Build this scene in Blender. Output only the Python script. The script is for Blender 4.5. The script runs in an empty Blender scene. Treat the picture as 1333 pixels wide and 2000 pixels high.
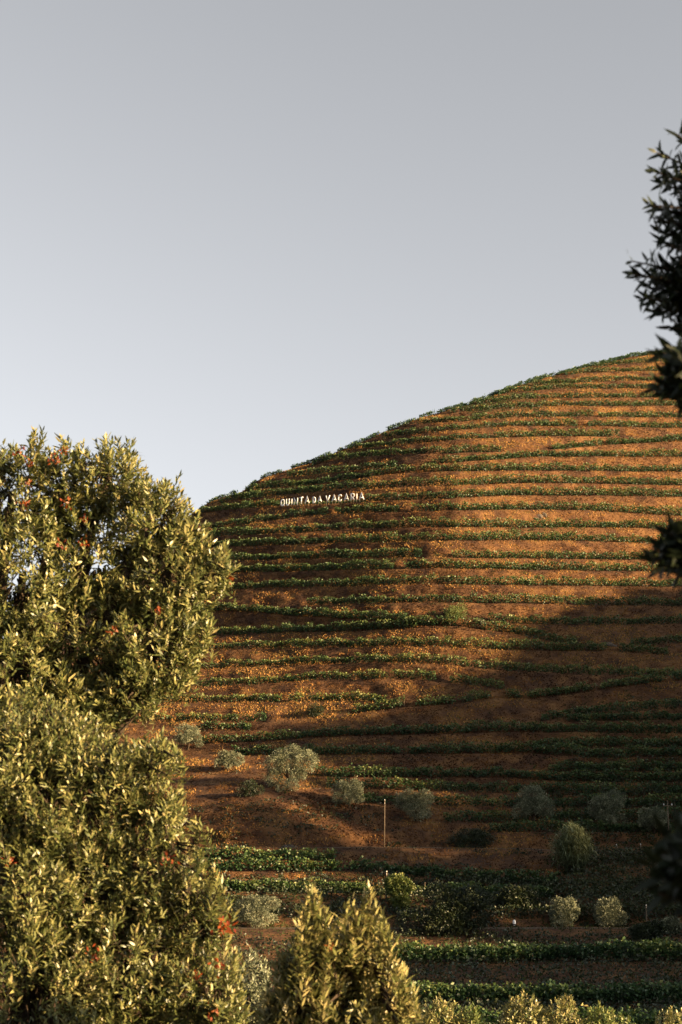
import bpy, math, random
import numpy as np
from mathutils import Vector, Matrix
from mathutils.bvhtree import BVHTree

rad = math.radians
rng = np.random.default_rng(7)
random.seed(7)
scene = bpy.context.scene
col = scene.collection

# ------------------------------------------------------------------ camera
F = 3333.0                      # focal length in photo pixels (photo 1333 x 2000)
HORIZON = 1720.0
PITCH = math.atan((HORIZON - 1000.0) / F)
cam_d = bpy.data.cameras.new('camera')
cam = bpy.data.objects.new('camera', cam_d)
col.objects.link(cam)
cam_d.sensor_fit = 'VERTICAL'
cam_d.sensor_height = 36.0
cam_d.lens = F / 2000.0 * 36.0
cam_d.clip_start = 0.1
cam_d.clip_end = 12000
cam_d.dof.use_dof = True
cam_d.dof.focus_distance = 260
cam_d.dof.aperture_fstop = 5.6
cam.location = (0, 0, 0)
cam.rotation_euler = (math.pi / 2 + PITCH, 0, 0)
scene.camera = cam
CAMP = np.array([0.0, 0.0, 0.0])

# ------------------------------------------------------------------ light
SUN_AZ = rad(64)                # from the view's back direction round to the right
SUN_EL = rad(13)
SUN = np.array([math.cos(SUN_EL) * math.sin(SUN_AZ), -math.cos(SUN_EL) * math.cos(SUN_AZ), math.sin(SUN_EL)])
world = bpy.data.worlds.new('World')
scene.world = world
world.use_nodes = True
wn = world.node_tree
wn.nodes.clear()
w_out = wn.nodes.new('ShaderNodeOutputWorld')
w_bg = wn.nodes.new('ShaderNodeBackground')
w_sky = wn.nodes.new('ShaderNodeTexSky')
w_hsv = wn.nodes.new('ShaderNodeHueSaturation')
w_sky.sky_type = 'NISHITA'
w_sky.sun_disc = False
w_sky.sun_elevation = SUN_EL
w_sky.sun_rotation = math.atan2(SUN[0], SUN[1])
w_sky.altitude = 100
w_sky.air_density = 0.65
w_sky.dust_density = 2.2
w_sky.ozone_density = 2.0
w_hsv.inputs['Saturation'].default_value = 0.19
w_bg.inputs['Strength'].default_value = 0.050
wn.links.new(w_sky.outputs[0], w_hsv.inputs['Color'])
w_tone = wn.nodes.new('ShaderNodeMix')          # slightly warm, faded film tone of the whole sky
w_tone.data_type = 'RGBA'
w_tone.blend_type = 'MULTIPLY'
w_tone.inputs['Factor'].default_value = 1.0
w_tone.inputs['B'].default_value = (1.0, 0.985, 0.955, 1)
wn.links.new(w_hsv.outputs[0], w_tone.inputs['A'])
wn.links.new(w_tone.outputs['Result'], w_bg.inputs['Color'])
wn.links.new(w_bg.outputs[0], w_out.inputs['Surface'])

sun_d = bpy.data.lights.new('sun', 'SUN')
sun_d.energy = 5.0
sun_d.angle = rad(1.2)
sun_d.color = (1.0, 0.68, 0.35)
sun = bpy.data.objects.new('sun', sun_d)
col.objects.link(sun)
sun.rotation_euler = Vector(SUN).to_track_quat('Z', 'Y').to_euler()

scene.view_settings.view_transform = 'Standard'
scene.view_settings.look = 'None'
scene.view_settings.gamma = 1.0
scene.view_settings.use_curve_mapping = False
scene.view_settings.exposure = 2.45
scene.render.engine = 'CYCLES'

# ------------------------------------------------------------------ helpers
_cp, _sp = math.cos(PITCH), math.sin(PITCH)

def raydir(x, y):
    x = np.asarray(x, float); y = np.asarray(y, float)
    u = (x - 666.5) / F; v = (1000.0 - y) / F
    return np.stack([u, _cp - v * _sp + 0 * u, _sp + v * _cp + 0 * u], -1)

def pix(x, y, D):
    """photo pixel -> point whose forward (Y) distance is D metres"""
    d = raydir(x, y)
    return d * (np.asarray(D, float) / d[..., 1])[..., None]

def project(P):
    P = np.asarray(P, float)
    f = P[..., 1] * _cp + P[..., 2] * _sp
    up = -P[..., 1] * _sp + P[..., 2] * _cp
    return 666.5 + F * P[..., 0] / f, 1000 - F * up / f, f

def _hash(ix, iy, seed):
    h = np.sin(ix * 127.1 + iy * 311.7 + seed * 74.7) * 43758.5453
    return h - np.floor(h)

def vnoise(x, y, seed=0):
    x = np.asarray(x, float); y = np.asarray(y, float)
    ix = np.floor(x); iy = np.floor(y); fx = x - ix; fy = y - iy
    fx = fx * fx * (3 - 2 * fx); fy = fy * fy * (3 - 2 * fy)
    a = _hash(ix, iy, seed); b = _hash(ix + 1, iy, seed)
    c = _hash(ix, iy + 1, seed); d = _hash(ix + 1, iy + 1, seed)
    return (a * (1 - fx) + b * fx) * (1 - fy) + (c * (1 - fx) + d * fx) * fy

def fbm(x, y, seed=0, o=4):
    s = 0; a = 0.5
    for i in range(o):
        s = s + a * vnoise(x * 2 ** i, y * 2 ** i, seed + i * 13)
        a *= 0.5
    return s / (1 - 0.5 ** o)

def mesh_np(name, V, faces, tint=None, smooth=False):
    """V (n,3); faces: (m,k) int array or list of them"""
    me = bpy.data.meshes.new(name)
    if not isinstance(faces, list):
        faces = [faces]
    loops = np.concatenate([f.ravel() for f in faces]).astype(np.int32)
    tot = np.concatenate([np.full(len(f), f.shape[1]) for f in faces]).astype(np.int32)
    start = np.concatenate([[0], np.cumsum(tot)[:-1]]).astype(np.int32)
    me.vertices.add(len(V)); me.loops.add(len(loops)); me.polygons.add(len(tot))
    me.vertices.foreach_set('co', np.asarray(V, np.float32).ravel())
    me.loops.foreach_set('vertex_index', loops)
    me.polygons.foreach_set('loop_start', start)
    me.polygons.foreach_set('loop_total', tot)
    if smooth:
        me.polygons.foreach_set('use_smooth', np.ones(len(tot), bool))
    me.update(calc_edges=True)
    me.validate()
    if tint is not None:
        at = me.attributes.new('tint', 'FLOAT', 'POINT')
        at.data.foreach_set('value', np.asarray(tint, np.float32))
    return me

def link(name, me, mat=None, parent=None, loc=None):
    o = bpy.data.objects.new(name, me)
    col.objects.link(o)
    if mat is not None and me is not None and not me.materials:
        me.materials.append(mat)
    if loc is not None:
        o.location = loc
    if parent is not None:
        o.parent = parent
    return o

def thing(name, label, cat, loc=(0, 0, 0), group=None):
    o = bpy.data.objects.new(name, None)
    o.empty_display_size = 0.2
    col.objects.link(o)
    o.location = loc
    return tag(o, label, cat, group)

def tag(o, label=None, cat=None, group=None, kind=None):
    if label: o['label'] = label
    if cat: o['category'] = cat
    if group: o['group'] = group
    if kind: o['kind'] = kind
    return o

def tubes(paths, sides=6):
    """list of (points, radii) -> V, quads (one mesh)"""
    Vs, Fs = [], []
    n = 0
    for pts, rr in paths:
        pts = np.asarray(pts, float)
        k = len(pts)
        t = np.gradient(pts, axis=0)
        t /= np.linalg.norm(t, axis=1)[:, None] + 1e-9
        ref = np.where(np.abs(t[:, 2:3]) > 0.9, np.array([[1.0, 0, 0]]), np.array([[0, 0, 1.0]]))
        e1 = np.cross(t, ref); e1 /= np.linalg.norm(e1, axis=1)[:, None]
        e2 = np.cross(t, e1)
        ang = np.linspace(0, 2 * math.pi, sides, endpoint=False)
        ring = (np.cos(ang)[None, :, None] * e1[:, None] + np.sin(ang)[None, :, None] * e2[:, None])
        V = pts[:, None] + ring * np.asarray(rr, float)[:, None, None]
        Vs.append(V.reshape(-1, 3))
        i = np.arange(k - 1)[:, None] * sides; j = np.arange(sides)[None]
        jn = (j + 1) % sides
        Fs.append(np.stack([i + j, i + jn, i + sides + jn, i + sides + j], -1).reshape(-1, 4) + n)
        # end caps as fans of quads is overkill: a tip vertex triangle fan
        n += k * sides
    V = np.concatenate(Vs); Q = np.concatenate(Fs)
    caps = []
    n = 0
    for pts, rr in paths:
        k = len(pts)
        caps.append(np.arange(sides)[::-1] + n)
        caps.append(np.arange(sides) + n + (k - 1) * sides)
        n += k * sides
    return V, [Q, np.array(caps)]

def box(cx, cy, cz, sx, sy, sz):
    s = np.array([[-1, -1, -1], [1, -1, -1], [1, 1, -1], [-1, 1, -1], [-1, -1, 1], [1, -1, 1], [1, 1, 1], [-1, 1, 1]], float) * .5
    V = s * [sx, sy, sz] + [cx, cy, cz]
    Fq = np.array([[0, 3, 2, 1], [4, 5, 6, 7], [0, 1, 5, 4], [1, 2, 6, 5], [2, 3, 7, 6], [3, 0, 4, 7]])
    return V, Fq

# ------------------------------------------------------------------ materials
def nodes(mat):
    mat.use_nodes = True
    nt = mat.node_tree
    nt.nodes.clear()
    out = nt.nodes.new('ShaderNodeOutputMaterial')
    return nt, out

def ramp(nt, stops):
    r = nt.nodes.new('ShaderNodeValToRGB')
    el = r.color_ramp.elements
    while len(el) < len(stops):
        el.new(0.5)
    for e, (p, c) in zip(el, stops):
        e.position = p
        e.color = (*c, 1)
    return r

def leaf_mat(name, stops, rough=0.45, trans=0.25, spec=0.4):
    m = bpy.data.materials.new(name)
    nt, out = nodes(m)
    at = nt.nodes.new('ShaderNodeAttribute'); at.attribute_name = 'tint'
    r = ramp(nt, stops)
    nt.links.new(at.outputs['Fac'], r.inputs['Fac'])
    p = nt.nodes.new('ShaderNodeBsdfPrincipled')
    p.inputs['Roughness'].default_value = rough
    p.inputs['Specular IOR Level'].default_value = spec
    nt.links.new(r.outputs['Color'], p.inputs['Base Color'])
    if trans > 0:
        t = nt.nodes.new('ShaderNodeBsdfTranslucent')
        nt.links.new(r.outputs['Color'], t.inputs['Color'])
        mx = nt.nodes.new('ShaderNodeMixShader')
        mx.inputs['Fac'].default_value = trans
        nt.links.new(p.outputs[0], mx.inputs[1]); nt.links.new(t.outputs[0], mx.inputs[2])
        nt.links.new(mx.outputs[0], out.inputs['Surface'])
    else:
        nt.links.new(p.outputs[0], out.inputs['Surface'])
    return m

def noise_mat(name, stops, scale=1.0, detail=6, rough=0.9, bump=0.0, bscale=None):
    m = bpy.data.materials.new(name)
    nt, out = nodes(m)
    tc = nt.nodes.new('ShaderNodeTexCoord')
    nz = nt.nodes.new('ShaderNodeTexNoise')
    nz.inputs['Scale'].default_value = scale
    nz.inputs['Detail'].default_value = detail
    nz.inputs['Roughness'].default_value = 0.62
    nt.links.new(tc.outputs['Object'], nz.inputs['Vector'])
    r = ramp(nt, stops)
    nt.links.new(nz.outputs['Fac'], r.inputs['Fac'])
    p = nt.nodes.new('ShaderNodeBsdfPrincipled')
    p.inputs['Roughness'].default_value = rough
    p.inputs['Specular IOR Level'].default_value = 0.2
    nt.links.new(r.outputs['Color'], p.inputs['Base Color'])
    if bump:
        n2 = nt.nodes.new('ShaderNodeTexNoise')
        n2.inputs['Scale'].default_value = bscale or scale * 4
        n2.inputs['Detail'].default_value = 5
        nt.links.new(tc.outputs['Object'], n2.inputs['Vector'])
        b = nt.nodes.new('ShaderNodeBump')
        b.inputs['Strength'].default_value = 0.8
        b.inputs['Distance'].default_value = bump
        nt.links.new(n2.outputs['Fac'], b.inputs['Height'])
        nt.links.new(b.outputs[0], p.inputs['Normal'])
    nt.links.new(p.outputs[0], out.inputs['Surface'])
    return m

M_SOIL = noise_mat('dry_bank_soil', [(0.30, (0.0208, 0.0104, 0.0066)), (0.45, (0.0519, 0.0246, 0.0113)), (0.58, (0.0945, 0.0463, 0.0179)), (0.72, (0.1418, 0.0756, 0.0284))], 0.30, 9, 0.95, 0.25, 1.6)
M_GROUND = noise_mat('valley_ground', [(0.3, (0.0158, 0.0180, 0.0081)), (0.6, (0.0315, 0.0270, 0.0112)), (0.8, (0.0540, 0.0405, 0.0180))], 0.15, 8, 0.95, 0.1)
M_TRACK = noise_mat('pale_track_dirt', [(0.3, (0.0495, 0.0351, 0.0227)), (0.7, (0.0990, 0.0701, 0.0454))], 0.8, 6, 0.95)
M_GRASS = leaf_mat('dry_grass', [(0.0, (0.016, 0.008, 0.005)), (0.3, (0.060, 0.026, 0.011)), (0.6, (0.185, 0.088, 0.028)), (0.86, (0.42, 0.23, 0.075)), (0.93, (0.055, 0.072, 0.020)), (1.0, (0.018, 0.037, 0.013))], 0.8, 0.2, 0.15)
M_VINE = leaf_mat('vine_leaf', [(0.0, (0.0105, 0.0324, 0.0133)), (0.5, (0.0287, 0.0649, 0.0201)), (0.85, (0.0812, 0.1193, 0.0315)), (1.0, (0.1623, 0.1716, 0.0477))], 0.5, 0.25)
M_OLIVE = leaf_mat('olive_leaf', [(0.0, (0.030, 0.040, 0.022)), (0.45, (0.085, 0.100, 0.058)), (0.8, (0.19, 0.205, 0.125)), (1.0, (0.30, 0.31, 0.20))], 0.5, 0.15)
M_BUSH = leaf_mat('dark_bush_leaf', [(0.0, (0.0067, 0.0135, 0.0063)), (0.6, (0.0158, 0.0270, 0.0090)), (1.0, (0.0450, 0.0540, 0.0158))], 0.5, 0.2)
M_BRIGHT = leaf_mat('bright_bush_leaf', [(0.0, (0.0405, 0.0689, 0.0203)), (0.6, (0.0972, 0.1296, 0.0324)), (1.0, (0.2025, 0.2025, 0.0648))], 0.5, 0.25)
M_REED = leaf_mat('reed_leaf', [(0.0, (0.045, 0.065, 0.034)), (0.6, (0.12, 0.15, 0.075)), (1.0, (0.25, 0.27, 0.14))], 0.5, 0.25)
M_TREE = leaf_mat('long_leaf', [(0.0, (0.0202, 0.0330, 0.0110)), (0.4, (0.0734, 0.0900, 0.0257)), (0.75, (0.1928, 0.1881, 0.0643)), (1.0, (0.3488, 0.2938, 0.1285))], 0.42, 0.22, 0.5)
M_SHADE = leaf_mat('shaded_long_leaf', [(0.0, (0.0056, 0.0105, 0.0053)), (0.6, (0.0112, 0.0188, 0.0075)), (1.0, (0.0225, 0.0300, 0.0112))], 0.5, 0.15, 0.3)  # shaded version of the long leaf: crown shade put into its colour
M_RED = leaf_mat('orange_red_leaf', [(0.0, (0.0964, 0.0112, 0.0026)), (0.6, (0.1606, 0.0321, 0.0048)), (1.0, (0.1767, 0.0643, 0.0096))], 0.5, 0.3)
M_BARK = noise_mat('bark', [(0.3, (0.0225, 0.0158, 0.0099)), (0.7, (0.0630, 0.0450, 0.0292))], 6, 6, 0.9, 0.02)
M_WOOD = noise_mat('weathered_pole_wood', [(0.3, (0.0752, 0.0564, 0.0400)), (0.7, (0.1411, 0.1081, 0.0752))], 3, 6, 0.85)
M_WHITE = noise_mat('white_letter_paint', [(0.25, (0.7410, 0.7315, 0.7030)), (0.6, (0.8360, 0.8265, 0.8075))], 1.5, 6, 0.7)
M_STONE = noise_mat('pale_stone', [(0.3, (0.0315, 0.0263, 0.0210)), (0.7, (0.0892, 0.0735, 0.0577))], 2, 6, 0.9, 0.05)
M_METAL = noise_mat('insulator_ceramic', [(0.3, (0.5, 0.5, 0.48)), (0.7, (0.7, 0.7, 0.68))], 3, 2, 0.4)

# ------------------------------------------------------------------ the hill: terrace lines traced as photo pixels
SKY_N = [(-600, 1700), (-300, 1480), (0, 1265), (200, 1125), (300, 1058), (380, 1000), (400, 987), (433, 972), (470, 963), (485, 951), (510, 935),
         (560, 919), (600, 906), (650, 886), (700, 866), (730, 853), (760, 840), (800, 825), (820, 817), (870, 803), (920, 788),
         (980, 766), (1000, 758), (1050, 742), (1100, 729), (1160, 713), (1230, 697), (1333, 682), (1500, 655), (1900, 610)]
NEAR_N = [(600, 420), (700, 392), (745, 378), (815, 361), (890, 346), (970, 332), (1060, 318), (1180, 301), (1300, 285), (1430, 269), (1545, 255),
          (1600, 246), (1656, 236), (1703, 226), (1752, 217), (1815, 204), (1884, 186), (1965, 163), (2015, 148), (2090, 132)]

def skyline(x):
    return np.interp(x, *zip(*SKY_N))

def dist(x, y):
    """forward distance in metres of the smooth hill seen at a pixel"""
    x = np.asarray(x, float); y = np.asarray(y, float)
    D = np.interp(y, *zip(*NEAR_N))
    hi = np.clip((1560 - y) / 330, 0, 1)
    lft = np.clip(.5 * ((880 - x) + np.sqrt((880 - x) ** 2 + 90.0 ** 2)) / 505, 0, 3)
    D = D + hi * (35 * lft ** 1.06)                         # the left flank turns away
    rgt = np.clip((x - 1000) / 333, 0, 2.5)
    mid = np.exp(-((y - 1430) / 170.0) ** 2)
    D = D - 9 * rgt * mid + 15 * np.clip((1300 - y) / 250, 0, 1) * np.clip((x - 890) / 443, 0, 3)
    D = D - 7 * np.exp(-((x - 520) / 170.0) ** 2 - ((y - 1570) / 70.0) ** 2)   # knoll with the olive trees
    s = np.clip((y - skyline(x)) / 75.0, 0, 1)
    D = D + 13 * (1 - np.sqrt(s))                           # the brow rolls over
    D = D + 2.6 * (fbm(x / 150.0, y / 75.0, 8, 3) - 0.5) * np.clip((2000 - y) / 200, 0, 1)
    return D

# name, nodes, planted intervals, height of the vines (m)
L = [
 ('C1', [(1100, 731), (1150, 717), (1260, 708), (1333, 702), (1500, 690)], [(1165, 1530)], 1.0),
 ('C2', [(1050, 745), (1080, 736), (1150, 728), (1260, 725), (1400, 724)], [(1105, 1530)], 1.0),
 ('C3', [(1000, 760), (1050, 752), (1150, 746), (1260, 743), (1400, 743)], [(1035, 1530)], 1.05),
 ('C4', [(950, 778), (1000, 766), (1100, 759), (1260, 759), (1400, 760)], [(975, 1530)], 1.05),
 ('C5', [(900, 795), (950, 787), (1000, 781), (1050, 778), (1150, 777), (1260, 776), (1400, 777)], [(930, 1530)], 1.05),
 ('C6', [(850, 812), (900, 804), (1000, 797), (1100, 793), (1300, 792), (1400, 793)], [(878, 1530)], 1.05),
 ('C7', [(760, 838), (800, 830), (850, 826), (1000, 815), (1150, 814), (1300, 815)], [(815, 1160), (1170, 1530)], 1.1),
 ('C8', [(700, 864), (750, 856), (820, 848), (900, 839), (1000, 832), (1150, 832), (1300, 836)], [(745, 1130), (1150, 1530)], 1.1),
 ('C9', [(640, 888), (700, 876), (800, 868), (900, 858), (1000, 854), (1100, 851), (1210, 853), (1300, 855)], [(680, 1212)], 1.15),
 ('B5', [(560, 916), (600, 907), (700, 893), (800, 887), (900, 885), (975, 883), (1080, 878), (1150, 872), (1200, 868), (1300, 863)], [(610, 978), (1080, 1530)], 1.2),
 ('C10', [(480, 946), (550, 934), (620, 926), (700, 919), (830, 908), (900, 903), (1000, 895), (1070, 892), (1300, 892)], [(560, 775), (845, 1530)], 1.2),
 ('D1', [(440, 967), (500, 958), (570, 950), (650, 942), (700, 935), (750, 928), (800, 923), (900, 921), (1000, 919), (1150, 920), (1300, 921)], [(480, 1530)], 1.25),
 ('D2', [(400, 989), (430, 981), (450, 978), (550, 967), (650, 958), (700, 956), (850, 950), (1000, 944), (1150, 944), (1300, 948)], [(432, 1530)], 1.3),
 ('D3', [(300, 1020), (390, 1003), (450, 995), (550, 987), (650, 984), (700, 981), (850, 975), (1000, 968), (1150, 968), (1300, 970)], [(385, 543), (716, 1530)], 1.3),
 ('D4', [(300, 1060), (400, 1036), (470, 1026), (550, 1014), (620, 1006), (700, 1002), (850, 998), (1000, 995), (1150, 997), (1300, 1007)], [(405, 641), (654, 778), (806, 1530)], 1.3),
 ('D5', [(300, 1060), (420, 1048), (550, 1043), (650, 1037), (700, 1033), (850, 1030), (1000, 1030), (1150, 1030), (1300, 1033)], [(380, 1530)], 1.35),
 ('D6', [(300, 1082), (400, 1072), (450, 1068), (550, 1065), (700, 1061), (850, 1057), (1000, 1055), (1150, 1057), (1300, 1062)], [(380, 1530)], 1.3),
 ('D7', [(300, 1102), (470, 1095), (700, 1090), (850, 1089), (1000, 1091), (1150, 1093), (1300, 1093)], [(390, 826), (884, 1530)], 1.25),
 ('D8', [(300, 1124), (470, 1119), (700, 1113), (850, 1110), (1000, 1113), (1150, 1115), (1300, 1116)], [(390, 772), (790, 1530)], 1.25),
 ('D9', [(300, 1158), (460, 1152), (550, 1148), (700, 1145), (850, 1142), (1000, 1143), (1300, 1146)], [(380, 1530)], 1.25),
 ('D10', [(400, 1184), (500, 1188), (600, 1184), (700, 1179), (850, 1177), (1000, 1179), (1150, 1182), (1300, 1184)], [(600, 1530)], 1.2),
 ('H2', [(400, 1189), (500, 1192), (600, 1198), (700, 1203), (800, 1206), (900, 1209), (960, 1215), (1000, 1218), (1100, 1222), (1333, 1219)], [(957, 1530)], 1.2),
 ('E7', [(380, 1192), (400, 1193), (500, 1197), (560, 1203), (620, 1206), (700, 1211), (770, 1215), (820, 1222), (900, 1224), (1000, 1238), (1060, 1250), (1140, 1264), (1240, 1262), (1333, 1256), (1420, 1250)], [(370, 1130), (1235, 1530)], 1.25),
 ('E8', [(400, 1243), (430, 1242), (550, 1237), (700, 1233), (800, 1227), (850, 1228), (900, 1231), (1000, 1243), (1140, 1268), (1240, 1266), (1333, 1261), (1420, 1255)], [(390, 815)], 1.3),
 ('E9', [(400, 1271), (430, 1270), (550, 1267), (700, 1264), (850, 1264), (1000, 1270), (1130, 1272), (1190, 1273), (1260, 1276), (1333, 1282)], [(390, 1186), (1210, 1305)], 1.25),
 ('G2', [(380, 1309), (420, 1307), (550, 1300), (700, 1296), (850, 1298), (1000, 1311), (1130, 1318), (1300, 1321), (1400, 1321)], [(370, 1530)], 1.2),
 ('F8', [(330, 1345), (400, 1343), (500, 1338), (600, 1330), (700, 1327), (800, 1327), (870, 1334), (930, 1340), (985, 1348), (1050, 1350), (1100, 1346), (1200, 1333), (1333, 1324)], [(300, 850), (880, 985)], 1.15),
 ('F9', [(300, 1374), (400, 1373), (550, 1372), (700, 1370), (760, 1373), (800, 1372), (900, 1367), (985, 1357), (1050, 1357), (1150, 1346), (1333, 1326)], [(290, 552), (565, 755)], 1.15),
 ('K1', [(240, 1412), (380, 1411), (520, 1411), (600, 1408), (640, 1402), (700, 1393), (790, 1381), (850, 1378), (900, 1374), (966, 1364), (1050, 1364), (1150, 1351), (1200, 1343), (1333, 1328)], [(200, 520), (690, 790), (815, 970), (992, 1530)], 1.15),
 ('S1', [(380, 1427), (490, 1427), (560, 1426), (680, 1424), (850, 1424), (1000, 1420), (1060, 1408), (1150, 1396), (1333, 1383)], [(385, 492), (1060, 1530)], 1.1),
 ('S2', [(380, 1437), (500, 1435), (680, 1430), (850, 1428), (1000, 1424), (1100, 1411), (1150, 1409), (1333, 1406)], [(1110, 1530)], 1.0),
 ('K3', [(330, 1455), (400, 1453), (460, 1450), (560, 1446), (600, 1441), (680, 1438), (850, 1434), (1000, 1430), (1300, 1432)], [(395, 1530)], 1.2),
 ('J4', [(400, 1464), (700, 1462), (1000, 1461), (1130, 1460), (1333, 1459)], [(1045, 1530)], 1.1),
 ('J5', [(380, 1478), (460, 1476), (700, 1475), (850, 1473), (1000, 1472), (1040, 1472), (1160, 1480), (1333, 1478)], [(455, 1530)], 1.2),
 ('J6', [(400, 1496), (600, 1504), (700, 1509), (1000, 1510), (1080, 1508), (1333, 1506)], [(1075, 1530)], 1.2),
 ('J7', [(400, 1510), (600, 1516), (700, 1519), (1000, 1519), (1033, 1523), (1180, 1528), (1333, 1527)], [(610, 1530)], 1.2),
 ('J8', [(400, 1528), (600, 1538), (680, 1541), (830, 1545), (980, 1549), (1100, 1553), (1333, 1554)], [(640, 1530)], 1.25),
 ('L2', [(400, 1552), (600, 1562), (680, 1567), (830, 1574), (980, 1578), (1333, 1577)], [(700, 1530)], 1.25),
 ('L3', [(400, 1580), (600, 1590), (750, 1597), (860, 1606), (980, 1608), (1100, 1603), (1333, 1602)], [(872, 1530)], 1.25),
 ('J11', [(400, 1612), (600, 1620), (900, 1626), (1333, 1625)], [(960, 1530)], 1.2),
 ('track', [(300, 1657), (700, 1656), (1000, 1658), (1090, 1662), (1200, 1662), (1260, 1657), (1333, 1656)], [], 3.6),
 ('M1', [(400, 1679), (620, 1683), (700, 1684), (1000, 1690), (1333, 1690)], [(370, 655)], 1.35),
 ('M2', [(400, 1703), (700, 1703), (800, 1712), (900, 1722), (1080, 1733), (1333, 1735)], [(370, 1090)], 1.45),
 ('M3', [(440, 1742), (640, 1745), (820, 1749), (1080, 1754), (1333, 1758)], [(400, 715), (800, 1080)], 1.4),
 ('P1', [(400, 1786), (1333, 1786)], [], 1.5),
 ('railway', [(400, 1815), (1250, 1815), (1333, 1816)], [], 3.4),
 ('N1', [(600, 1884), (760, 1884), (1033, 1880), (1333, 1880)], [(640, 1530)], 1.8),
 ('N2', [(600, 1965), (1333, 1964)], [(640, 1530)], 1.7),
 ('N3', [(600, 2020), (1333, 2020)], [(640, 1530)], 1.7),
 ('base', [(600, 2090), (1333, 2090)], [], 0.0),
]
COLS = np.concatenate([np.arange(-600, -100, 25), np.arange(-100, 1550, 5), np.arange(1550, 1901, 25)]).astype(float)
NC = len(COLS)
ysky = skyline(COLS)
Y = np.zeros((len(L), NC))
prev = ysky
for k, (nm, nd, iv, h) in enumerate(L):
    yk = np.interp(COLS, *zip(*nd))
    yk = yk + 1.3 * (fbm(COLS / 38.0, np.full(NC, k * 7.3), 5, 3) - 0.5) * 2
    yk = np.maximum(yk, prev + 0.9)
    Y[k] = yk
    prev = yk
DD = np.array([dist(COLS, Y[k]) for k in range(len(L))])
DS = dist(COLS, ysky)
LIP = np.array([pix(COLS, Y[k], DD[k]) for k in range(len(L))])      # (lines, cols, 3)
TOP = pix(COLS, ysky, DS)
# monotone distances going up the hill
for k in range(len(L) - 2, -1, -1):
    need = LIP[k + 1][:, 1] + 0.25
    bad = LIP[k][:, 1] < need
    LIP[k][bad] = pix(COLS[bad], Y[k][bad], need[bad])
bad = TOP[:, 1] < LIP[0][:, 1] + 0.2
TOP[bad] = pix(COLS[bad], ysky[bad], LIP[0][bad, 1] + 0.2)

def planted(k):
    m = np.zeros(NC)
    for a, b in (L[k][2] + [(540, 720)] if L[k][0] == 'D3' else L[k][2]):
        m = np.maximum(m, np.clip(np.minimum(COLS - a + 15, b + 15 - COLS) / 30.0, 0, 1))
    return m

prof = []          # rings of vertices from the far back of the hill down to its foot
ringkind = []
def ring(P, kind):
    prof.append(P); ringkind.append(kind)

flat = np.array([0, 1.0, 0])
ring(TOP + [0, 260, 0] - np.stack([0 * COLS, 0 * COLS, TOP[:, 2] + 16], -1), 'back')
ring(TOP + [0, 120, -62], 'back')
ring(TOP + [0, 45, -16], 'back')
ring(TOP + [0, 14, -3.2], 'back')
ring(TOP + [0, 4, -0.35], 'back')
ring(TOP, 'bank')
NB = 5
BENCH = {}
upper = TOP
for k in range(len(L) - 1, -1, -1):
    pass
for k in range(len(L)):
    nm = L[k][0]
    lip = LIP[k]
    up = upper                       # next lip above (farther)
    gap = up[:, 1] - lip[:, 1]
    rise = up[:, 2] - lip[:, 2]
    want = {'track': 3.8, 'railway': 3.6, 'P1': 1.0, 'N1': 4.0, 'N2': 4.0, 'N3': 3.0}.get(nm, 1.9)
    act = 1.0 if nm in ('track', 'railway', 'P1') else (0.12 + 0.88 * planted(k))
    b = np.minimum(want * act, 0.55 * gap)
    b = np.maximum(b, 0.02)
    BENCH[k] = b
    foot = lip + flat * b[:, None] + np.stack([0 * b, 0 * b, np.minimum(0.05 * b, 0.3 * np.maximum(rise, 0))], -1)
    # bank from the upper lip down to this bench's foot
    for i in range(1, NB):
        t = i / NB
        bulge = math.sin(math.pi * t)
        P = up * (1 - t) + foot * t
        n = (fbm(COLS / 22.0 + k * 5.1, np.full(NC, k * 3.7 + t * 2.2), 21, 4) - 0.5)
        amp = np.clip(np.abs(rise) * 0.28, 0.02, 0.9)
        P = P + np.stack([0 * n, -1.2 * n * amp * bulge, 0.5 * n * amp * bulge], -1)
        ring(P, 'bank')
    ring(foot, 'bench')
    ring(lip, 'bank')
    upper = lip
ring(LIP[-1] + [0, -10, -8], 'back')
ring(LIP[-1] + [0, -40, -14], 'back')
P = np.array(prof)
NR = len(P)
V = P.reshape(-1, 3)
i = np.arange(NR - 1)[:, None] * NC; j = np.arange(NC - 1)[None]
Q = np.stack([i + j, i + NC + j, i + NC + j + 1, i + j + 1], -1).reshape(-1, 4)
hill_me = mesh_np('hillside', V, Q, smooth=False)
hill = link('hillside', hill_me, M_SOIL)
tag(hill, 'steep terraced vineyard hillside of dry orange grass banks', 'hill', kind='structure')
bvh = BVHTree.FromPolygons([tuple(v) for v in V], [tuple(q) for q in Q])

def hit(x, y):
    d = Vector(raydir(x, y)).normalized()
    loc, nrm, idx, dd = bvh.ray_cast(Vector((0, 0, 0)), d)
    return np.array(loc)

def drop(p):
    loc, nrm, idx, dd = bvh.ray_cast(Vector((p[0], p[1], 300)), Vector((0, 0, -1)))
    return np.array(loc) if loc is not None else None

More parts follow.
